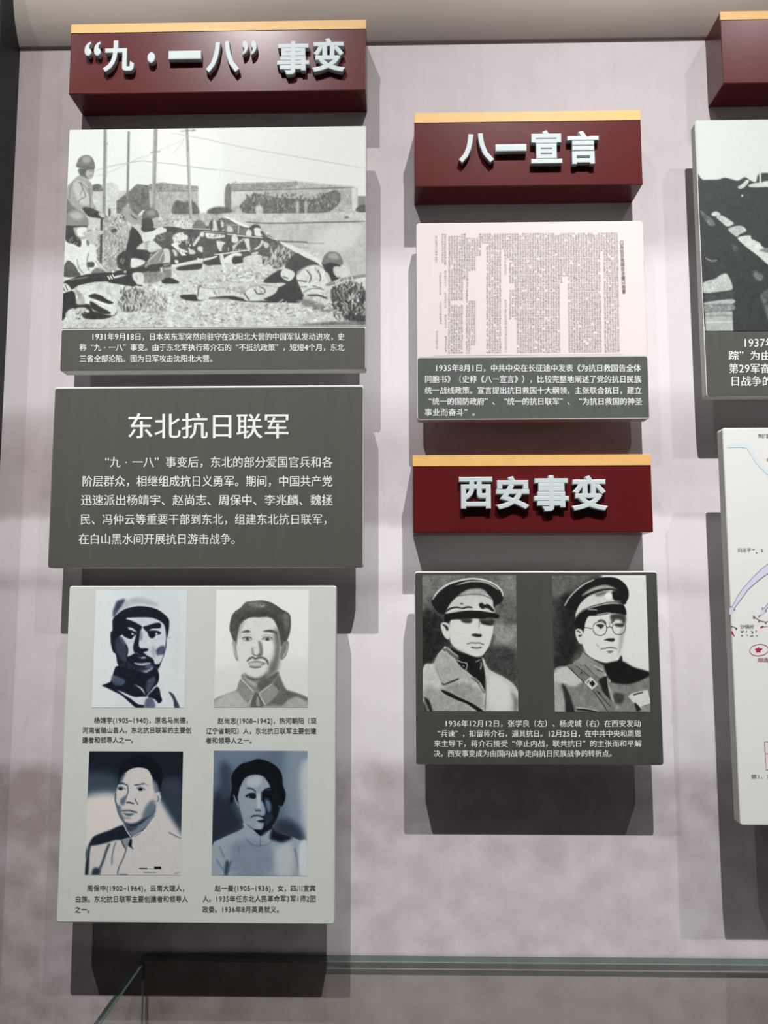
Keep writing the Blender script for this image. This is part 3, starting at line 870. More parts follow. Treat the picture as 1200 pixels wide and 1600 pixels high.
ART['trench'] = dict(box=(1086,184,1262,520), base=208, quad=((1089,188),(1260,187),(1272,516),(1099,518)), org=(1080,180), k=4.7, tone=((24,30,28),(120,126,122),(214,222,214)), src='''
P 40 3 8 0,482 90,484 200,482 250,468 300,480 350,490 400,466 440,490 480,500 500,445 570,435 700,460 900,480 900,1700 0,1700
P 196 3 20 345,540 385,510 410,485 430,492 405,530 370,552
P 198 3 20 425,525 470,508 520,505 560,495 700,505 700,530 540,540 440,540
L 198 14 3 8 505,370 512,440 512,520
E 200 3 0 377,602 8,8
P 190 3 24 148,735 180,718 215,735 200,750 160,752
P 190 3 30 185,760 225,748 280,780 312,808 265,830 225,800
P 172 3 40 270,850 330,825 380,830 402,862 350,890 330,905
P 200 3 20 340,912 430,895 440,920 500,950 530,985 700,1080 700,1220 560,1110 480,1040 390,970
P 120 4 20 500,1010 560,985 700,1000 700,1040
P 90 4 50 68,715 110,740 165,790 170,825 120,810
L 120 12 3 20 100,1058 140,1080 188,1076
P 178 3 34 82,1240 170,1210 215,1180 262,1182 295,1288 190,1310 85,1310
p 50 2 20 95,1318 300,1290 300,1365 95,1390
P 172 3 20 95,1382 290,1358 290,1392 95,1398
P 120 4 70 95,1400 290,1395 290,1440 95,1450
p 168 3 26 92,1455 292,1445 296,1590 96,1590
L 120 8 3 20 95,1480 290,1475
L 200 8 3 0 95,1528 292,1520
P 100 8 50 460,1150 520,1190 500,1230 450,1190
P 90 8 50 500,1330 570,1300 570,1540 520,1400
P 64 10 40 280,950 340,980 320,1010
''')
ART['battle']['more'] = [((230, 325), 12, '''
P 172 10 50 180,200 480,180 840,230 840,400 300,400 150,300
S 110 8 60 40 10 220,180 700,360
P 200 4 40 540,270 840,260 860,400 540,380
S 90 10 30 26 60 540,260 860,380
P 58 4 30 0,470 300,380 620,390 720,440 980,440 1010,520 980,640 1130,480 1210,480 1210,900 900,930 600,1010 450,1000 430,860 280,780 140,640
P 205 2 10 -10,490 120,450 230,385 300,380 380,440 350,470 280,440 180,500 140,600 -10,635
P 36 3 10 330,380 580,390 600,440 480,470 360,450
P 208 3 20 490,560 560,500 680,480 700,520 770,540 760,620 700,630 600,710 520,690 500,640
S 110 8 16 30 60 500,520 700,680
P 214 2 10 460,700 560,690 640,790 740,900 760,960 690,990 650,900 540,780
P 205 2 10 620,780 760,830 740,860 640,830
P 190 3 14 480,800 560,830 570,940 540,940
P 190 3 20 780,760 830,790 910,830 900,890 800,880
P 205 3 20 870,690 980,550 1000,580 930,700 880,740
P 200 3 20 970,740 1080,760 1090,860 960,820
P 210 3 20 1130,500 1210,480 1210,580 1150,590
P 205 3 20 1000,510 1100,480 1110,540 1020,560
P 60 3 10 990,640 1050,610 1060,680 1000,700
S 200 10 22 50 60 700,620 900,760
S 34 12 24 50 110 460,640 1200,880
P 205 2 8 60,640 110,630 210,720 290,775 150,790 40,830 90,740
L 190 10 3 0 180,560 240,620 350,600
L 180 12 3 0 200,500 270,540 290,580
P 96 3 16 860,350 930,290 1010,280 1020,380 880,390
P 84 3 16 1180,350 1200,300 1260,300 1280,380
L 190 14 2 6 700,415 900,415 1210,430
L 36 12 2 6 720,450 980,440 1210,470
P 40 3 14 420,950 640,920 980,880 1210,850 1210,930 980,980 560,1080 430,1080
P 205 2 8 470,1080 560,1070 980,985 1210,945 1210,985 1000,1030 600,1105 480,1130
P 210 2 10 520,1000 580,1000 590,1050 540,1050
P 200 3 14 940,960 1010,990 1080,1090 1060,1200 1000,1100
P 36 3 8 600,1120 1000,1060 1040,1110 980,1170 600,1180
P 190 3 12 300,800 410,790 440,900 430,1050 320,1080 340,960
P 120 3 20 60,960 200,830 300,790 330,960 260,1080 60,1080
L 225 12 3 0 0,1040 90,950 240,820
L 36 12 3 0 30,960 110,890 200,810
L 225 10 3 0 240,1030 270,930 320,850
P 40 3 12 20,1090 250,1060 440,1050 440,1110 250,1130 250,1200 20,1200
L 215 12 3 0 310,1095 450,1065
'''), ((320, 325), 12, '''
P 60 4 26 0,500 200,470 420,480 600,500 840,380 1000,520 1210,600 1210,930 980,900 720,960 720,1050 520,1060 260,1080 0,1060
P 60 3 14 100,330 130,260 200,250 190,350 120,440
P 196 3 16 170,260 220,260 245,430 190,440 165,370
P 54 3 12 250,330 260,260 330,220 380,250 380,400 300,440
P 190 3 16 310,290 360,290 375,360 330,400 315,350
L 215 10 2 0 300,265 365,262
P 84 3 26 400,200 600,310 830,390 830,520 640,520 400,500
P 190 3 16 440,370 510,380 540,470 430,470
L 175 16 3 6 400,350 640,350
L 200 14 2 0 650,350 635,520
P 220 2 6 400,180 470,210 700,310 850,385 800,395 660,350 480,250 400,215
P 205 3 10 780,500 830,430 880,470 880,550 790,550
P 214 3 10 950,400 1000,390 1060,500 1080,560 960,550 940,470
P 44 3 8 880,390 930,345 1040,380 1050,405 960,400 900,440
L 190 12 2 4 -20,470 200,480 400,500
L 44 14 1 6 -20,485 200,495 430,510
L 214 16 2 6 420,520 800,560 1100,590
L 36 10 1 0 600,600 1100,610 1210,600
P 206 3 20 20,500 150,500 380,540 360,580 200,600 60,590
S 80 10 16 60 65 30,500 330,600
P 206 3 16 520,560 590,520 640,640 600,680 520,660
P 206 3 16 230,650 300,650 390,680 340,740 320,840 260,790
P 206 3 14 750,620 840,610 850,720 870,850 820,820 780,720
P 190 3 14 530,740 620,680 730,600 750,620 640,700 560,790
P 200 3 14 930,800 1040,720 1070,640 1110,660 1060,750 980,810
P 190 3 20 1100,660 1210,700 1210,760 1140,780
S 210 10 16 40 50 420,780 700,860
L 208 22 2 4 190,900 400,880 600,845 830,820
L 90 18 2 10 850,830 1210,800
P 206 2 6 0,970 120,950 230,920 235,940 120,990 0,1020
P 36 3 14 0,1020 230,960 280,900 330,1080 0,1070
P 210 3 14 290,900 350,890 380,1090 310,1060
P 214 3 14 370,980 480,900 600,860 700,890 680,930 560,930 520,1000 540,1060 380,1060
P 32 3 8 520,1000 600,950 700,960 720,1040 560,1075
P 196 3 16 880,880 1000,850 1000,890 900,910
S 34 10 14 60 70 380,580 500,820
'''), ((90, 320), 7.059, '''
P 150 10 40 545,140 770,200 780,420 660,600 640,760 520,720 500,400
S 90 8 110 20 80 500,130 770,720
S 208 8 100 20 80 500,130 770,720
P 60 3 16 590,290 640,270 660,300 610,320
P 208 3 16 70,400 150,430 250,390 340,400 420,470 440,620 550,750 400,770 300,800 60,800
P 150 3 10 200,260 320,255 320,330 300,380 250,380 190,330
P 212 6 4 220,270 320,262 310,350 230,350
P 36 3 8 75,245 160,250 200,340 260,400 250,470 180,440 90,400
S 160 8 8 30 60 130,380 250,460
P 60 4 30 60,700 120,620 210,700 220,790 60,790
P 60 4 20 180,720 250,760 240,800 200,800
P 56 4 20 330,640 400,640 400,690 330,690
L 70 8 3 0 345,540 330,600 330,680 350,730
L 80 8 3 0 215,600 235,700 290,760
L 120 7 3 0 420,620 470,690 545,750
P 110 4 30 370,750 440,700 540,760 400,800
P 172 4 20 285,310 480,290 500,330 430,360 430,440 340,430 320,380
P 90 3 14 320,400 350,410 350,450 325,450
L 60 6 2 0 325,300 380,285
P 26 2 10 50,870 140,820 320,770 560,750 800,745 950,700 1000,740 800,790 640,840 500,850 340,860 160,910 80,900
L 150 8 2 10 130,830 330,800
P 205 2 10 640,790 760,780 770,820 660,830
P 200 3 10 60,870 110,880 150,930 140,950 60,970
L 40 9 1 0 80,880 110,940
L 40 9 1 0 55,910 80,950
L 220 13 1 0 555,790 580,830
L 220 13 1 0 580,780 606,825
L 220 13 1 0 606,770 632,815
E 220 2 0 612,742 14,14
E 220 2 0 748,745 14,12
P 26 3 8 560,850 780,780 860,800 860,890 700,880
P 196 3 20 835,760 940,760 950,860 890,880 840,830
L 60 6 2 0 870,780 880,830
P 205 3 20 210,910 330,890 520,960 640,1080 650,1180 560,1220 430,1150 330,1090 250,1080
P 150 4 26 200,930 250,1080 300,1090 280,1000
P 24 3 10 340,1010 400,980 480,1000 540,1040 620,1080 560,1090 440,1050
P 24 3 8 360,1060 470,1120 590,1190 500,1200 380,1140
L 230 14 3 0 400,1050 500,1090 600,1120
P 24 3 8 50,1000 180,960 210,1090 350,1100 420,1200 600,1215 480,1240 280,1200 180,1140 90,1190 50,1250
P 190 3 26 90,1190 170,1140 220,1230 290,1270 280,1300 150,1290
P 190 3 20 200,1140 300,1130 350,1180 260,1190
S 50 8 20 30 40 200,1150 320,1260
P 26 3 8 820,290 880,290 950,410 880,490 760,520 800,370
P 205 2 10 945,330 1060,300 1190,270 1200,310 1090,350 1060,390 950,415
P 180 3 14 830,240 900,230 940,310 930,360 890,300
P 36 3 10 930,260 1060,260 1070,290 960,310
P 160 3 16 1050,170 1115,170 1110,240 1060,250
P 40 3 14 950,170 1040,170 1060,260 950,280
P 185 3 14 890,470 950,430 960,500 880,500
P 190 3 14 1030,410 1100,440 1140,490 1010,530
P 30 3 12 740,520 980,510 960,600 820,640 740,640
P 205 3 14 820,600 950,620 960,660 850,700 800,680
P 36 3 16 660,580 740,520 800,560 800,700 720,720 670,660
L 190 8 2 0 700,640 710,600
L 190 8 2 0 720,660 735,610
''')]
def paint(name, S=2.0, seed=3):
    a = ART[name]; c = Canvas(a['box'], a['base'], S, seed)
    c.draw(a['src'], a['org'], a['k'])
    if 'src2' in a: c.draw(a['src2'], (330, 195), 4.8)
    for o_, k_, t_ in a.get('more', ()): c.draw(t_, o_, k_)
    c.noise(3)
    g = np.clip(c.a*1.13-6, 0, 255)/255.; lo, mi, hi = [np.array(t, float) for t in a['tone']]
    t = g[..., None]; k = np.where(t < .5, lo+(mi-lo)*t*2, mi+(hi-mi)*(t-.5)*2)
    c.rgb = np.clip(k*(1+.06*(t-.5)), 0, 255)/255.
    return c
# ---------------------------------------------------------------- printed sheets
def print_material(name, rough=.42):
    m = bpy.data.materials.new(name); m.use_nodes = True; nt = m.node_tree; b = nt.nodes['Principled BSDF']
    at_ = nt.nodes.new('ShaderNodeAttribute'); at_.attribute_name = 'ink'; nt.links.new(at_.outputs['Color'], b.inputs['Base Color'])
    b.inputs['Roughness'].default_value = rough; b.inputs['Specular IOR Level'].default_value = .3
    return m
INK = print_material('printed_ink')
def sheet(name, parent, canvas, quad, d, pitch=.8, proud=.0005, gain=1.):
    q = np.array(quad, float); W = max(q[1, 0]-q[0, 0], q[2, 0]-q[3, 0]); H = max(q[3, 1]-q[0, 1], q[2, 1]-q[1, 1])
    nx, ny = int(W/pitch)+1, int(H/pitch)+1
    s, t = np.meshgrid(np.linspace(0, 1, nx), np.linspace(0, 1, ny))
    P = [q[0, k]*(1-s)*(1-t)+q[1, k]*s*(1-t)+q[2, k]*s*t+q[3, k]*(1-s)*t for k in (0, 1)]
    cx = np.clip((P[0]-canvas.box[0])*canvas.S-.5, 0, canvas.W-1.01); cy = np.clip((P[1]-canvas.box[1])*canvas.S-.5, 0, canvas.H-1.01)
    xi, yi = cx.astype(int), cy.astype(int); fx, fy = (cx-xi)[..., None], (cy-yi)[..., None]; R = canvas.rgb
    c = (R[yi, xi]*(1-fx)+R[yi, xi+1]*fx)*(1-fy)+(R[yi+1, xi]*(1-fx)+R[yi+1, xi+1]*fx)*fy
    c = np.where(c <= .04045, c/12.92, ((c+.055)/1.055)**2.4)*gain
    # the sheet itself is a true rectangle on the board face
    A = [at(*p, d) for p in quad]; x0, x1 = (A[0].x+A[3].x)/2, (A[1].x+A[2].x)/2; z1, z0 = (A[0].z+A[1].z)/2, (A[2].z+A[3].z)/2
    V = np.stack([x0+(x1-x0)*s, np.full_like(s, -d*D-proud), z1+(z0-z1)*t], -1).reshape(-1, 3)
    i = (np.arange(ny-1)[:, None]*nx+np.arange(nx-1)[None]).reshape(-1)
    Fq = np.stack([i, i+nx, i+nx+1, i+1], 1)
    me = bpy.data.meshes.new(name); me.vertices.add(len(V)); me.vertices.foreach_set('co', V.ravel())
    me.loops.add(Fq.size); me.loops.foreach_set('vertex_index', Fq.ravel()); me.polygons.add(len(Fq))
    me.polygons.foreach_set('loop_start', np.arange(0, Fq.size, 4)); me.polygons.foreach_set('loop_total', np.full(len(Fq), 4)); me.update()
    col = me.color_attributes.new('ink', 'FLOAT_COLOR', 'POINT')
    col.data.foreach_set('color', np.concatenate([c.reshape(-1, 3), np.ones((len(V), 1))], 1).ravel())
    return link(name, me, INK, parent)

# ---------------------------------------------------------------- the room shell
def wall_material():
    m = bpy.data.materials.new('mauve_cloud_mural'); m.use_nodes = True; nt = m.node_tree; N = nt.nodes; b = N['Principled BSDF']
    def n(t, **k):
        x = N.new(t)
        for a, v in k.items(): setattr(x, a, v)
        return x
    def mth(op, a, b_=None):
        x = n('ShaderNodeMath', operation=op)
        for i, q in enumerate((a, b_)):
            if q is None: continue
            if isinstance(q, (int, float)): x.inputs[i].default_value = q
            else: nt.links.new(q, x.inputs[i])
        return x.outputs[0]
    tc = n('ShaderNodeTexCoord'); sep = n('ShaderNodeSeparateXYZ'); nt.links.new(tc.outputs['Object'], sep.inputs[0])
    def noise(scale, detail=4):
        mp = n('ShaderNodeMapping'); mp.inputs['Scale'].default_value = scale; nt.links.new(tc.outputs['Object'], mp.inputs[0])
        z = n('ShaderNodeTexNoise'); z.inputs['Scale'].default_value = 1; z.inputs['Detail'].default_value = detail
        nt.links.new(mp.outputs[0], z.inputs['Vector']); return z.outputs['Fac']
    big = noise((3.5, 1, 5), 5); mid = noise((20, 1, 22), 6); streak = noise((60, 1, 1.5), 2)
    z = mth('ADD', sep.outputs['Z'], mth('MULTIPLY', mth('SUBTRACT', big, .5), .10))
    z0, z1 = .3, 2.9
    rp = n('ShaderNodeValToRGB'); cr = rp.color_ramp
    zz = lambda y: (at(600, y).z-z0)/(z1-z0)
    stops = [(1700, .5), (1350, .42), (1215, .6), (1180, .12), (960, .05), (935, .1), (915, .3), (895, .12), (885, 0), (815, 0), (800, .42), (700, .5), (650, .3), (615, .05), (425, .10), (375, .5), (250, .56), (90, .5)]  # mural bands; dark top end also paints in weak shadows and offsets lamp fringe
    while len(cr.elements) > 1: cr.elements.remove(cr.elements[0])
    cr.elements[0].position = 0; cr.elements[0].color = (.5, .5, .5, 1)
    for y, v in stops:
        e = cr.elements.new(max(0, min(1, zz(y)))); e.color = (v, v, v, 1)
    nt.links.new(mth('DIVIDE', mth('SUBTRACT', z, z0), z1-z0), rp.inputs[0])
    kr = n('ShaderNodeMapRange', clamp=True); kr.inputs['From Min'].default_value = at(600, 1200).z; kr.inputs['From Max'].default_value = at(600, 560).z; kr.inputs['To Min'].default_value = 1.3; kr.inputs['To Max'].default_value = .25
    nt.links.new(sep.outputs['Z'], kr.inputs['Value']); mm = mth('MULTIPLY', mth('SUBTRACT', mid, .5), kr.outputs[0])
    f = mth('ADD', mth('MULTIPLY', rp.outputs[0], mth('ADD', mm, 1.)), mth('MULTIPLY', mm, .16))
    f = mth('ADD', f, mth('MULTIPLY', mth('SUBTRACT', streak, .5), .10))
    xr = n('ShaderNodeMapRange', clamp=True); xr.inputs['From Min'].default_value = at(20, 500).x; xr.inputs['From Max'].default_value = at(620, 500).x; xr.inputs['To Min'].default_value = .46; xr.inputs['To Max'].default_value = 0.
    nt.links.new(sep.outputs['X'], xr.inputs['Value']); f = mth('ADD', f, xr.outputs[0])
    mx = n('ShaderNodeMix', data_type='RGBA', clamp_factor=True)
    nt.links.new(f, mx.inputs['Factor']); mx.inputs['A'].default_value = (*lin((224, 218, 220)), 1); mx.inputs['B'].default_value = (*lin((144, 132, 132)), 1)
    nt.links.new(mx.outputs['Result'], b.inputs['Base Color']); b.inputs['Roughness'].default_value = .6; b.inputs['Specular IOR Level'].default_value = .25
    return m
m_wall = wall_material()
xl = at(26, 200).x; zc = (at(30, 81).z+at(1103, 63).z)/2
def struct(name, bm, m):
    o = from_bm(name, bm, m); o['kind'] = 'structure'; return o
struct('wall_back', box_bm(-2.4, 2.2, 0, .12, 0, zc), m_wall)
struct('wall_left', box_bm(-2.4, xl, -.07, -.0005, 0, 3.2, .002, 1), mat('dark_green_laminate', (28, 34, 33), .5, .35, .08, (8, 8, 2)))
# cornice above the wall: leans out over it, then runs up
bm = bmesh.new(); prof = [(0., zc)]; a = 51.
for k in range(26):
    ds = .008; prof.append((prof[-1][0]-ds*math.cos(math.radians(a)), prof[-1][1]+ds*math.sin(math.radians(a)))); a = min(88, a+3.2)
prof.append((prof[-1][0]-.002, 3.2)); prof += [(.12, 3.2), (.12, zc)]
rings = [[bm.verts.new((x, y, z)) for y, z in prof] for x in (-2.4, 2.2)]
n_ = len(prof)
for i in range(n_): bm.faces.new((rings[0][i], rings[0][(i+1) % n_], rings[1][(i+1) % n_], rings[1][i]))
bm.faces.new(rings[0]); bm.faces.new(rings[1][::-1]); bmesh.ops.recalc_face_normals(bm, faces=bm.faces[:])
for f in bm.faces: f.smooth = len(f.verts) == 4
struct('trim_1', bm, mat('beige_plaster_cornice', (184, 174, 164), .8, .2, .04, (6, 6, 40)))
struct('floor', box_bm(-2.4, 2.2, -2.6, .12, -.06, 0), mat('grey_floor_tile', (105, 100, 96), .4, .4, .08))

# ---------------------------------------------------------------- red title boxes
m_red = mat('maroon_lacquer', (87, 24, 25), .25, .36, .05, (40, 40, 4))
m_gold = mat('gold_yellow_band', (222, 176, 106), .5, .4, .04, (60, 60, 60))
m_let = mat('light_grey_paint', (192, 202, 203), .5, .4)
def title_box(quad, d, gold_px, letters, label, depth=.0075):
    A = [at(*p, d) for p in quad]; x0, x1 = (A[0].x+A[3].x)/2, (A[1].x+A[2].x)/2; z1, z0 = (A[0].z+A[1].z)/2, (A[2].z+A[3].z)/2
    t = thing('title_box', ((x0+x1)/2, 0, z0), label, 'sign', 'red title boxes on the wall')
    zg = z1-(at(600, 0, d).z-at(600, gold_px, d).z)
    from_bm('box_body', box_bm(x0, x1, -d*D, 0, z0, z1, .0012, 2), m_red, t)
    from_bm('gold_band', box_bm(x0-.0003, x1+.0003, -d*D-.0008, -d*D+.003, zg, z1+.0003, .0004, 1), m_gold, t)
    for ch, r, off in letters: solid_letter(t, ch, r, d, m_let, depth, off)
    return t
title_box(((110.5, 37), (571.5, 33), (571.5, 143), (108.5, 145)), .0473, 14,
    [('“', (132, 157, 64, 87), -.008), ('九', (161, 209, 63, 112), .012), ('·', (230, 242, 81, 98), .012), ('一', (263, 314, 79, 92), .012), ('八', (322, 374, 64, 113), .012),
     ('”', (378, 401, 63, 86), -.008), ('事', (433, 483, 64, 116), .012), ('变', (487, 540, 59, 112), .012)],
    'maroon title box with raised quotation marks and grey characters above the wide battle photograph')
title_box(((648.5, 177), (1002, 173), (1003, 289), (647, 291)), .0479, 15,
    [('八', (716, 773, 208, 254), .012), ('一', (774, 823, 225, 236), .012), ('宣', (829, 879, 203, 255), .012), ('言', (886, 937, 204, 256), .012)],
    'maroon title box with four raised characters above the board of dense small print')
title_box(((646, 711), (1018, 711), (1019.5, 832), (644, 832)), .0449, 15,
    [('西', (717, 770, 745, 795), .012), ('安', (774, 828, 744, 796), .012), ('事', (834, 890, 743, 799), .012), ('变', (892, 951, 743, 798), .012)],
    'brightly lit red title box with four raised characters above the two officers in caps')
title_box(((1126.5, 15), (1590, 15), (1594, 128), (1128.5, 126)), .05, 13, [], 'maroon title box without visible lettering cut off by the upper right edge of the view')

# ---------------------------------------------------------------- information boards
m_foam = mat('white_foam_board', (205, 205, 200), .7, .3)
m_dark = mat('dark_grey_print', (79, 79, 72), .5, .3, .05, (70, 70, 2))
m_dark3 = mat('slate_grey_print', (68, 69, 64), .5, .3, .06, (60, 60, 1.5))
m_dark2 = mat('dark_green_grey_print', (80, 85, 80), .5, .3, .06, (90, 90, 30))
m_pale = mat('pale_grey_green_print', (200, 205, 197), .5, .3, .015, (40, 40, 40))
m_paper = mat('pinkish_paper_print', (221, 211, 207), .5, .3, .02, (7, 7, 7))
m_mapw = mat('white_map_print', (221, 222, 217), .5, .3, .01, (12, 12, 12))
m_white = mat('white_ink', (226, 230, 226), .5, .3)
m_black = mat('charcoal_ink', (72, 72, 68), .5, .3)
def board(quad, d, db, label, cat='board', r=.004, group=None):
    A = [at(*p, d) for p in quad]; x0, x1 = (A[0].x+A[3].x)/2, (A[1].x+A[2].x)/2; z1, z0 = (A[0].z+A[1].z)/2, (A[2].z+A[3].z)/2
    t = thing('display_board', ((x0+x1)/2, 0, z0), label, cat, 'printed boards on the wall')
    from_bm('foam_core', rounded_bm(x0, x1, z0, z1, -d*D, -db*D, r), m_foam, t)
    w_, h_ = x1-x0, z1-z0
    for fx in (.3, .7):
        for fz in (.32, .68):
            cx, cz = x0+w_*fx, z0+h_*fz
            from_bm('spacer_block', box_bm(cx-.02, cx+.02, -db*D, 0, cz-.02, cz+.02, .002, 1), m_foam, t)
    t['_rect'] = (x0, x1, z0, z1); return t
def panel_sheet(name, t, d, m, px_top=None, px_bot=None, inset=(.0012, .0012, .0012, .0012), proud=.0002, r=.003):
    """flat printed sheet over the board face between two measured heights; inset = left, right, top, bottom"""
    x0, x1, z0, z1 = t['_rect']
    if px_top is not None: z1 = at(600, px_top, d).z
    if px_bot is not None: z0 = at(600, px_bot, d).z
    x0 += inset[0]; x1 -= inset[1]; z1 -= inset[2]; z0 += inset[3]
    bm = rounded_bm(x0, x1, z0, z1, -d*D-proud, -d*D+.0001, r, .0001)
    return from_bm(name, bm, m, t)

# battle photograph board
d = .048
t = board(((109, 202), (573, 197), (571, 578), (92, 579)), d, .030, 'board with wide battle photograph of soldiers aiming rifles beside tall poles, dark caption below')
panel_sheet('caption_strip', t, d, m_dark, px_top=511.5, inset=(.0012, .0012, 0, .0012))
sheet('photograph', t, paint('battle'), ((109.8, 202.5), (572, 198), (570.5, 511.5), (95.8, 511.5)), d, .85)
lettering('caption', t, [('1931年9月18日，日本关东军突然向驻守在沈阳北大营的中国军队发动进攻，史', 142.5, 538.8, 526.6),
    ('称“九·一八”事变。由于东北军执行蒋介石的“不抵抗政策”，短短4个月，东北', 124.3, 538.3, 543.2),
    ('三省全部沦陷。图为日军攻击沈阳北大营。', 124.3, 339, 560.8)], d, m_white, 12.2, .010)

# text board
d = .048
t = board(((86, 604), (568, 602), (568, 885.5), (74.5, 888)), d, .034, 'large dark grey text board with a white heading and five lines of white text')
panel_sheet('text_sheet', t, d, m_dark, inset=(.0004, .0012, .0030, .0006))
lettering('heading', t, [('东北抗日联军', 198, 453.5, 666.5)], d, m_white, 42.5, .010)
lettering('body_text', t, [('“九·一八”事变后，东北的部分爱国官兵和各', 154, 520, 722.5), ('阶层群众，相继组成抗日义勇军。期间，中国共产党', 128, 520, 752.2),
    ('迅速派出杨靖宇、赵尚志、周保中、李兆麟、魏拯', 126.2, 520.3, 781.8), ('民、冯仲云等重要干部到东北，组建东北抗日联军，', 125.2, 521.5, 811.8),
    ('在白山黑水间开展抗日游击战争。', 122.8, 378, 842.4)], d, m_white, 18.2, .006)

# portraits board
d = .0487
t = board(((109.5, 916), (525, 914.5), (523, 1443), (87, 1443)), d, .0345, 'tall pale board carrying four small portraits with black captions')
panel_sheet('pale_sheet', t, d, m_pale)
for nm in ('man_cap', 'man_hair', 'man_jacket', 'woman'):
    o = sheet('portrait_photograph', t, paint(nm), ART[nm]['quad'], d, .72)
    o['label'] = {'man_cap': 'high contrast portrait of a moustached man in a soft cap', 'man_hair': 'grey portrait of a moustached man with thick swept hair',
                  'man_jacket': 'blue toned portrait of a short haired man in a high collared pale jacket', 'woman': 'blue toned portrait of a woman with dark hair and a pale blouse'}[nm]
lettering('caption', t, [('杨靖宇(1905–1940)，原名马尚德，', 147, 300, 1125.4), ('河南省确山县人，东北抗日联军的主要创', 129, 299.6, 1140.8), ('建者和领导人之一。', 128.4, 214, 1156.2),
    ], d, m_black, 10.4, .012)
lettering('caption', t, [('赵尚志(1908–1942)，热河朝阳（现', 340, 495, 1126.2), ('辽宁省朝阳）人，东北抗日联军主要创建', 322, 494.5, 1142), ('者和领导人之一。', 321.5, 399.5, 1157)], d, m_black, 10.4, .012)
lettering('caption', t, [('周保中(1902–1964)，云南大理人，', 136, 294.5, 1387.7), ('白族。东北抗日联军主要创建者和领导人', 117.5, 294, 1404.4), ('之一。', 116.8, 146, 1421)], d, m_black, 10.6, .012)
lettering('caption', t, [('赵一曼(1905–1936)，女，四川宜宾', 335.5, 493.5, 1387.7), ('人。1935年任东北人民革命军3军1师2团', 316.5, 493.8, 1404), ('政委。1936年8月英勇就义。', 316, 442, 1420.8)], d, m_black, 10.6, .012)

# declaration board
class Doc: pass
def doc_canvas():
    c = Canvas((655, 350, 1018, 562), 228, 2.5, 9); a = c.a; r = random.Random(4)
    blanks = [(705, 724, 470, 477), (723.5, 728.5, 437, 552), (732, 743, 424, 469), (746, 751.5, 402, 552), (754, 759.5, 380, 552), (743, 752, 464, 478), (738, 759, 540, 552),
              (784, 787, 395, 552), (789, 795.5, 405, 552), (792, 804, 445, 452), (797, 808, 500, 552), (873, 877.5, 448, 552), (880.5, 885, 434, 552), (897, 900.5, 470, 552),
              (936.5, 941.5, 395, 552), (703, 722, 364, 366), (868, 876, 365, 369), (812, 816, 365, 369), (926, 936, 365, 369), (730, 748, 365, 371)]
    x = 703.0
    def dot(x, y, k=1.):
        X, Y = (x-c.box[0])*c.S, (y-c.box[1])*c.S; v = r.uniform(90, 200)*k
        xi, yi = int(X), int(Y)
        for _ in range(19):
            dx, dy = r.randint(-3, 3), r.randint(-3, 3)
            if 0 <= yi+dy < c.H-1 and 0 <= xi+dx < c.W-1:
                a[yi+dy, xi+dx] -= v
                if r.random() < .55: a[yi+dy, xi+dx+1] -= v*.8
    while x < 966:
        y = 366.0
        while y < 552:
            sk = (x-835)*.018*(y-366)/186
            if not any(bx0 <= x <= bx1 and by0 <= y <= by1 for bx0, bx1, by0, by1 in blanks) and r.random() > .03: dot(x+sk, y)
            y += 3.3
        x += 3.95
    for x, segs in ((682, ((369, 412), (518, 545))), (688, ((427, 463), (473, 508))), (692, ((366, 412),)), (696, ((366, 414), (424, 448), (458, 481), (493, 513), (526, 548))), (790, ((400, 430), (470, 550)))):
        for y0, y1 in segs:
            y = y0
            while y < y1: dot(x, y, .9); y += 3.6
    a[:] = np.clip(a, 10, 255); s = c; s.a = blur(s.a, .45)
    g = np.clip(s.a/228., 0, 1)[..., None]; s.rgb = (np.array([40, 34, 36])*(1-g)+np.array([221, 211, 207])*g)/255.
    return s
d = .0361
t = board(((652, 348), (1004, 345.5), (1016.5, 655), (650, 656)), d, .0201, 'board with pinkish page of dense vertical small print over a dark caption', r=.005)
panel_sheet('paper_sheet', t, d, m_paper, px_bot=560)
panel_sheet('caption_strip', t, d, m_dark2, px_top=560, inset=(.0012, .0012, 0, .0020))
sheet('document_print', t, doc_canvas(), ((676, 362), (967, 361), (973, 555), (676, 555)), d, .62)
V = []
lettering('document_heading', t, [(c_, 968.2+.32*k, 974.6+.32*k, 386+6.95*k) for k, c_ in enumerate('為抗日救國告全體同胞書')]+[('口', 967.8, 974.8, 379.3)], d, mat('faded_ink', (120, 110, 110), .5, .3), 6.6, .02, .0009)
lettering('caption', t, [('1935年8月1日，中共中央在长征途中发表《为抗日救国告全体', 679, 1001.5, 575.4), ('同胞书》（史称《八一宣言》），比较完整地阐述了党的抗日民族', 663.5, 1002.2, 593),
    ('统一战线政策。宣言提出抗日救国十大纲领，主张联合抗日，建立', 663.5, 1002.8, 610.4), ('“统一的国防政府”、“统一的抗日联军”、“为抗日救国的神圣', 663.2, 1003.4, 627.4), ('事业而奋斗”。', 663, 750, 644.6)], d, m_white, 12.4, .012)

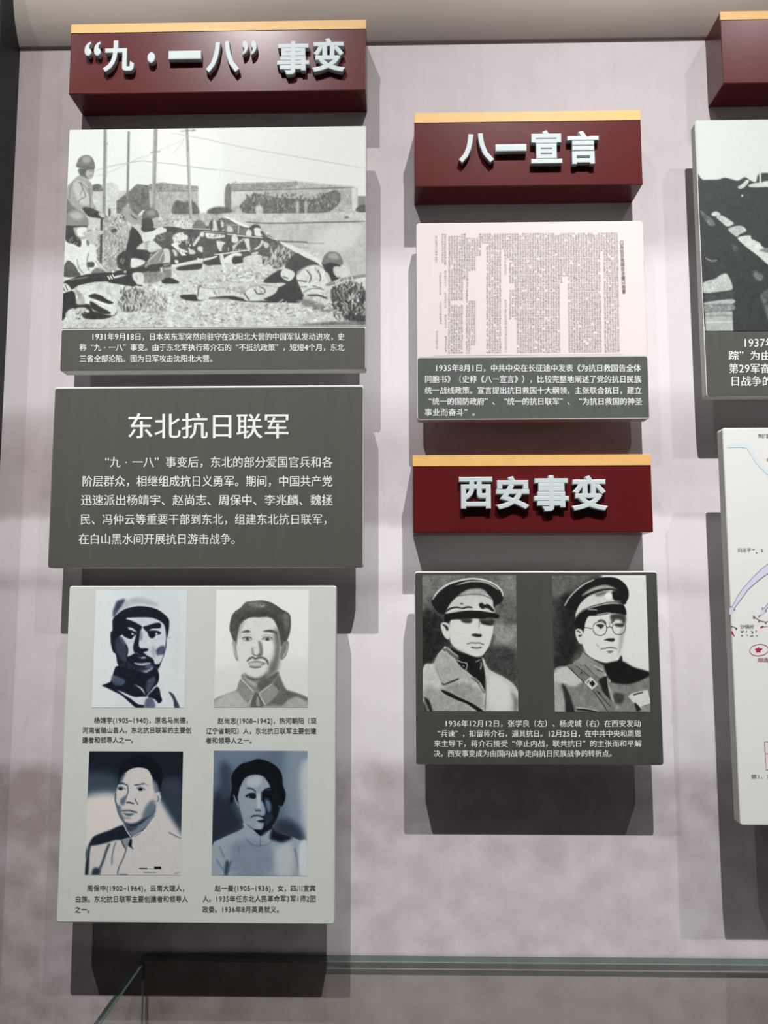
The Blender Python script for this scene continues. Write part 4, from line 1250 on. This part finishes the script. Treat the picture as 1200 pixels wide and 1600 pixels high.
# two officers board
d = .048
t = board(((647, 892), (1026, 893), (1038, 1196), (650, 1194.5)), d, .0306, 'dark board with two portraits of officers in peaked caps above four lines of white text', r=.005)
panel_sheet('dark_sheet', t, d, m_dark3, inset=(.0008, .0008, .0022, .0008))
for nm in ('officer_coat', 'officer_glasses'):
    o = sheet('portrait_photograph', t, paint(nm), ART[nm]['quad'], d, .72)
    o['label'] = {'officer_coat': 'portrait of an officer in a peaked cap and wide lapelled coat', 'officer_glasses': 'portrait of an officer in round glasses, peaked cap and cross belt'}[nm]
lettering('caption', t, [('1936年12月12日，张学良（左）、杨虎城（右）在西安发动', 694, 1001.5, 1130.6), ('“兵谏”，扣留蒋介石，逼其抗日。12月25日，在中共中央和周恩', 677.4, 1002, 1146.4),
    ('来主导下，蒋介石接受“停止内战，联共抗日”的主张而和平解', 677.4, 1002.6, 1162), ('决。西安事变成为由国内战争走向抗日民族战争的转折点。', 677.2, 962.5, 1177.4)], d, m_white, 11.6, .010)

# trench photograph board, cut by the frame
d = .0462
t = board(((1089, 188), (1545, 186), (1560, 620), (1100, 618)), d, .0327, 'board with photograph of a pale path between dark trench walls, above the map board')
panel_sheet('caption_strip', t, d, m_dark, px_top=517, inset=(.0012, .0012, 0, .0012))
panel_sheet('photo_ground', t, d, mat('dark_photo_ink', (44, 50, 48), .5, .3), px_bot=517, px_top=285)
panel_sheet('photo_sky', t, d, mat('pale_photo_ink', (206, 214, 208), .5, .3), px_bot=285)
sheet('photograph', t, paint('trench'), ART['trench']['quad'], d, .9, .0008)
lettering('caption', t, [('1937年', 1160, 1211, 536), ('踪”为由', 1137.6, 1205, 556), ('第29军奋', 1138.4, 1203, 576), ('日战争的', 1140.4, 1207, 596)], d, m_white, 16.5, .012)

# map board, cut by the frame
d = .0745
t = board(((1127, 668), (1600, 667), (1640, 1292), (1158, 1290)), d, .0590, 'tall white map board with lilac arrows and red marks at the lower right')
panel_sheet('map_sheet', t, d, m_mapw)
m_lil = mat('lilac_ink', (208, 206, 226), .5, .3); m_lild = mat('violet_grey_ink', (128, 124, 150), .5, .3); m_grey = mat('grey_ink', (120, 122, 118), .5, .3)
m_rd = mat('crimson_ink', (176, 44, 68), .5, .3); m_riv = mat('pale_blue_ink', (207, 219, 222), .5, .3); m_pink = mat('pink_ink', (232, 214, 214), .5, .3); m_rdk = mat('dull_red_ink', (150, 96, 104), .5, .3)
def flat(name, polys, m, proud):
    V, Fc = [], []
    for p in polys:
        b0 = len(V)
        for x, y in p: q = at(x, y, d); V.append((q.x, q.y-proud, q.z))
        Fc.append(tuple(range(b0, len(V))))
    me = bpy.data.meshes.new(name); me.from_pydata(V, [], Fc); bm_ = bmesh.new(); bm_.from_mesh(me); bmesh.ops.triangulate(bm_, faces=bm_.faces[:]); bm_.to_mesh(me); bm_.free()
    return link(name, me, m, t)
def ribbon(pts, wd, smooth=True):
    q = spline(pts, False) if smooth else np.array(pts, float)
    g = np.gradient(q, axis=0); g /= np.maximum(np.linalg.norm(g, axis=1), 1e-6)[:, None]; nn = np.stack([-g[:, 1], g[:, 0]], 1)*wd/2
    return [[tuple(q[i]+nn[i]), tuple(q[i+1]+nn[i+1]), tuple(q[i+1]-nn[i+1]), tuple(q[i]-nn[i])] for i in range(len(q)-1)]
k2 = lambda pts, ox, oy, s=13.333: [(ox+x/s, oy+y/s) for x, y in pts]
flat('river', ribbon([(1136, 697), (1152, 696), (1167, 698), (1176, 710), (1185, 724), (1197, 736), (1215, 752), (1240, 765)], 6), m_riv, .0005)
outer = k2([(370, 1600), (430, 1480), (530, 1340), (650, 1200), (820, 1020), (950, 900), (1067, 810)], 1120, 820)+[(1225, 866), (1250, 855)]
inner = k2([(460, 1600), (540, 1500), (650, 1340), (750, 1255), (850, 1170), (950, 1090), (1067, 1010)], 1120, 820)+[(1225, 884), (1250, 873)]
sh_o = [(1143.6, 947.4)]+outer; sh_i = [(1146.6, 951)]+inner
fill_ = [[sh_o[i], sh_o[i+1], sh_i[i+1], sh_i[i]] for i in range(len(sh_o)-1)]
head1 = k2([(172, 225), (190, 250), (235, 290), (200, 350), (150, 410), (128, 400), (126, 300), (140, 240)], 1130, 930)
head2 = k2([(805, 250), (838, 290), (870, 315), (905, 325), (850, 380), (785, 420), (730, 458), (765, 380)], 1130, 930)
shaft2 = [k2([(838, 288), (933, 165), (1100, 10), (1130, 60), (960, 210), (870, 318)], 1130, 930)]
def disc(cx, cy, r_, n=10): return [(cx+r_*math.cos(i*2*math.pi/n), cy+r_*math.sin(i*2*math.pi/n)) for i in range(n)]
K = lambda pts: k2(pts, 1130, 930)
a1 = flat('arrow', fill_+[head1], m_lil, .0005); a2 = flat('arrow', shaft2+[head2], m_lil, .0005)
def sub(o, par): o.parent = par; o.location = (0, 0, 0); return o
for polys in (ribbon(sh_o, .8, False), ribbon(sh_i, .8, False), [K([(140, 215), (185, 240), (150, 262)])], [K([(205, 290), (258, 288), (225, 325)])]): sub(flat('outline', polys, m_lild, .0007), a1)
for polys in (ribbon(K([(838, 288), (933, 165), (1100, 10)]), .8, False), ribbon(K([(870, 318), (960, 210), (1130, 60)]), .8, False), [K([(805, 235), (835, 290), (800, 300)])], [K([(860, 312), (912, 318), (880, 350)])], [K([(735, 420), (790, 415), (728, 462)])]): sub(flat('outline', polys, m_lild, .0007), a2)
flat('front_line', ribbon(K([(615, 425), (700, 490), (780, 530), (870, 552), (933, 545), (1050, 510)]), .9)+[disc(1130+640/13.33, 930+462/13.33, 1.9), disc(1130+742/13.33, 930+538/13.33, 1.7), disc(1130+885/13.33, 930+575/13.33, 1.6)], m_grey, .0006)
flat('front_line', ribbon(K([(150, 640), (220, 660), (285, 690)]), .9)+[disc(1130+165/13.33, 930+655/13.33, 1.2), disc(1130+268/13.33, 930+695/13.33, 1.6)], m_grey, .0006)
el = [(1130+(745+195*math.cos(a_)+18*math.sin(a_))/13.33, 930+(1140+118*math.sin(a_)-25*math.cos(a_))/13.33) for a_ in [i*2*math.pi/28 for i in range(29)]]
star = [(1130+(728+(78 if i % 2 else 50)*math.cos(i*math.pi/5+.3))/13.33, 930+(1138+(66 if i % 2 else 42)*math.sin(i*math.pi/5+.3))/13.33) for i in range(10)]
flat('red_oval', ribbon(el, .75, False), m_rd, .0006)
flat('star_mark', [star, K([(775, 1105), (815, 1100), (800, 1135), (780, 1135)])], m_rd, .0006)
flat('unit_mark', [K([(150, 745), (190, 745), (210, 790), (240, 860), (225, 858), (185, 800)])], m_rd, .0006)
flat('unit_mark', [K([(762, 672), (800, 640), (835, 640), (840, 660), (790, 682)])]+ribbon(K([(835, 655), (933, 652), (1000, 650)]), .5, False), m_rd, .0006)
tb = [(1194.3, 1158.8), (1262, 1158), (1268, 1201), (1197, 1202.3)]
lg = flat('legend_box', [tb], m_pink, .0005)
sub(flat('border', ribbon(tb+tb[:1], .8, False)+ribbon([(1195.8, 1177.6), (1264, 1177)], .8, False), m_rdk, .0007), lg)
for line in (('刘庄子', 1152.2, 1173.6, 859.4), ('沙锅村', 1156.2, 1178.2, 979), ('荆门', 1184.3, 1200.5, 681.3), ('第1、2', 1173, 1203, 1213.3)): lettering('map_writing', t, [line], d, m_grey, 7.0, .015)
lettering('map_writing', t, [('炮连', 1183, 1201.5, 1031)], d, m_rdk, 7.2, .015)
rr = random.Random(3)
def marks(cx, cy, n, sx, sy): return [[(x, y), (x+1.5, y+.1), (x+1.6, y+.9), (x+.1, y+.8)] for x, y in [(cx+rr.uniform(-sx, sx), cy+rr.uniform(-sy, sy)) for _ in range(n)]]
sn = flat('small_note', marks(1177.6, 857.6, 5, 2.5, .6)+marks(1180.5, 863, 4, 1.2, 1)+marks(1189.2, 859.8, 7, 1.2, 2)+marks(1158.5, 986.3, 9, 2.6, 1.6)+marks(1173.3, 987, 9, 2.4, 1.8)
     +marks(1166, 986, 3, .8, 1)+marks(1180, 986, 4, .9, 1.2)+marks(1158.6, 992.8, 5, 2.2, .6)+marks(1173.6, 993, 5, 2.4, .6)+marks(1181, 992.6, 3, 1, .5)+marks(1166.3, 991.8, 2, .7, .3), m_grey, .0006)
sn['kind'] = 'stuff'
for q_ in ((1199.5, 681.5, 3.2, 8), (1200, 718, 2.4, 8)): flat('river_note', [disc(*q_)], mat('rose_ink', (176, 150, 152), .5, .3), .0006)

# ---------------------------------------------------------------- glass display case
def glass_mat(name, tint, tfac=0.):
    m = bpy.data.materials.new(name); m.use_nodes = True; nt = m.node_tree; N = nt.nodes
    out = N['Material Output']; N.remove(N['Principled BSDF'])
    tr = N.new('ShaderNodeBsdfTransparent'); tr.inputs[0].default_value = (*tint, 1)
    gl = N.new('ShaderNodeBsdfGlossy'); gl.inputs['Roughness'].default_value = .02
    fr = N.new('ShaderNodeFresnel'); fr.inputs[0].default_value = 1.5; mx = N.new('ShaderNodeMixShader')
    bk = N.new('ShaderNodeNewGeometry'); sb = N.new('ShaderNodeMath'); sb.operation = 'SUBTRACT'; sb.inputs[0].default_value = 1; ml = N.new('ShaderNodeMath'); ml.operation = 'MULTIPLY'
    nt.links.new(bk.outputs['Backfacing'], sb.inputs[1]); nt.links.new(sb.outputs[0], ml.inputs[0]); nt.links.new(fr.outputs[0], ml.inputs[1]); nt.links.new(ml.outputs[0], mx.inputs[0]); nt.links.new(tr.outputs[0], mx.inputs[1]); nt.links.new(gl.outputs[0], mx.inputs[2])
    last = mx
    if tfac:
        df = N.new('ShaderNodeBsdfDiffuse'); df.inputs[0].default_value = (*lin((84, 110, 103)), 1); m2 = N.new('ShaderNodeMixShader'); m2.inputs[0].default_value = tfac
        nt.links.new(mx.outputs[0], m2.inputs[1]); nt.links.new(df.outputs[0], m2.inputs[2]); last = m2
    nt.links.new(last.outputs[0], out.inputs[0]); return m
m_glass = glass_mat('clear_glass', (.955, .95, .935)); m_edge = glass_mat('green_glass_edge', (.30, .42, .38), .5)
gap, th = .006, .0085
pc = at(225, 1496, gap/D); gx0, gz1 = pc.x, at(700, 1494, gap/D).z; gx1 = gx0+1.75; gy0, gy1 = -gap-.52, -gap; gz0 = .62
t = thing('glass_display_case', ((gx0+gx1)/2, (gy0+gy1)/2, 0), 'glass table case with green polished edges standing low against the wall', 'display case')
def pane(name, x0, x1, y0, y1, z0, z1):
    bm = box_bm(x0, x1, y0, y1, z0, z1); me = bpy.data.meshes.new(name)
    dims = (x1-x0, y1-y0, z1-z0); thin = dims.index(min(dims)); bm.normal_update()
    for f in bm.faces: f.material_index = 0 if abs(f.normal[thin]) > .5 else 1
    bm.to_mesh(me); bm.free(); me.materials.append(m_glass); me.materials.append(m_edge); return link(name, me, None, t)
pane('top_pane', gx0, gx1, gy0, gy1, gz1-th, gz1)
pane('rear_pane', gx0+.0005, gx1-.0005, gy1-.0045, gy1-.0005, gz0, gz1-th-.0003)
pane('front_pane', gx0+.0005, gx1-.0005, gy0+.0005, gy0+.0075, gz0, gz1-th-.0003)
pane('side_pane', gx0+.0005, gx0+.0040, gy0+.008, gy1-.008, gz0, gz1-th-.0003)
pane('side_pane', gx1-.0075, gx1-.0005, gy0+.008, gy1-.008, gz0, gz1-th-.0003)
from_bm('cabinet_base', box_bm(gx0-.01, gx1+.01, gy0-.01, gy1+.004, .08, gz0, .004), mat('dark_brown_cabinet', (60, 44, 38), .5), t)
from_bm('plinth', box_bm(gx0+.03, gx1-.03, gy0+.03, gy1-.01, 0, .08), mat('black_plinth', (28, 28, 28), .6), t)
for o in sc.objects:
    if '_rect' in o: del o['_rect']
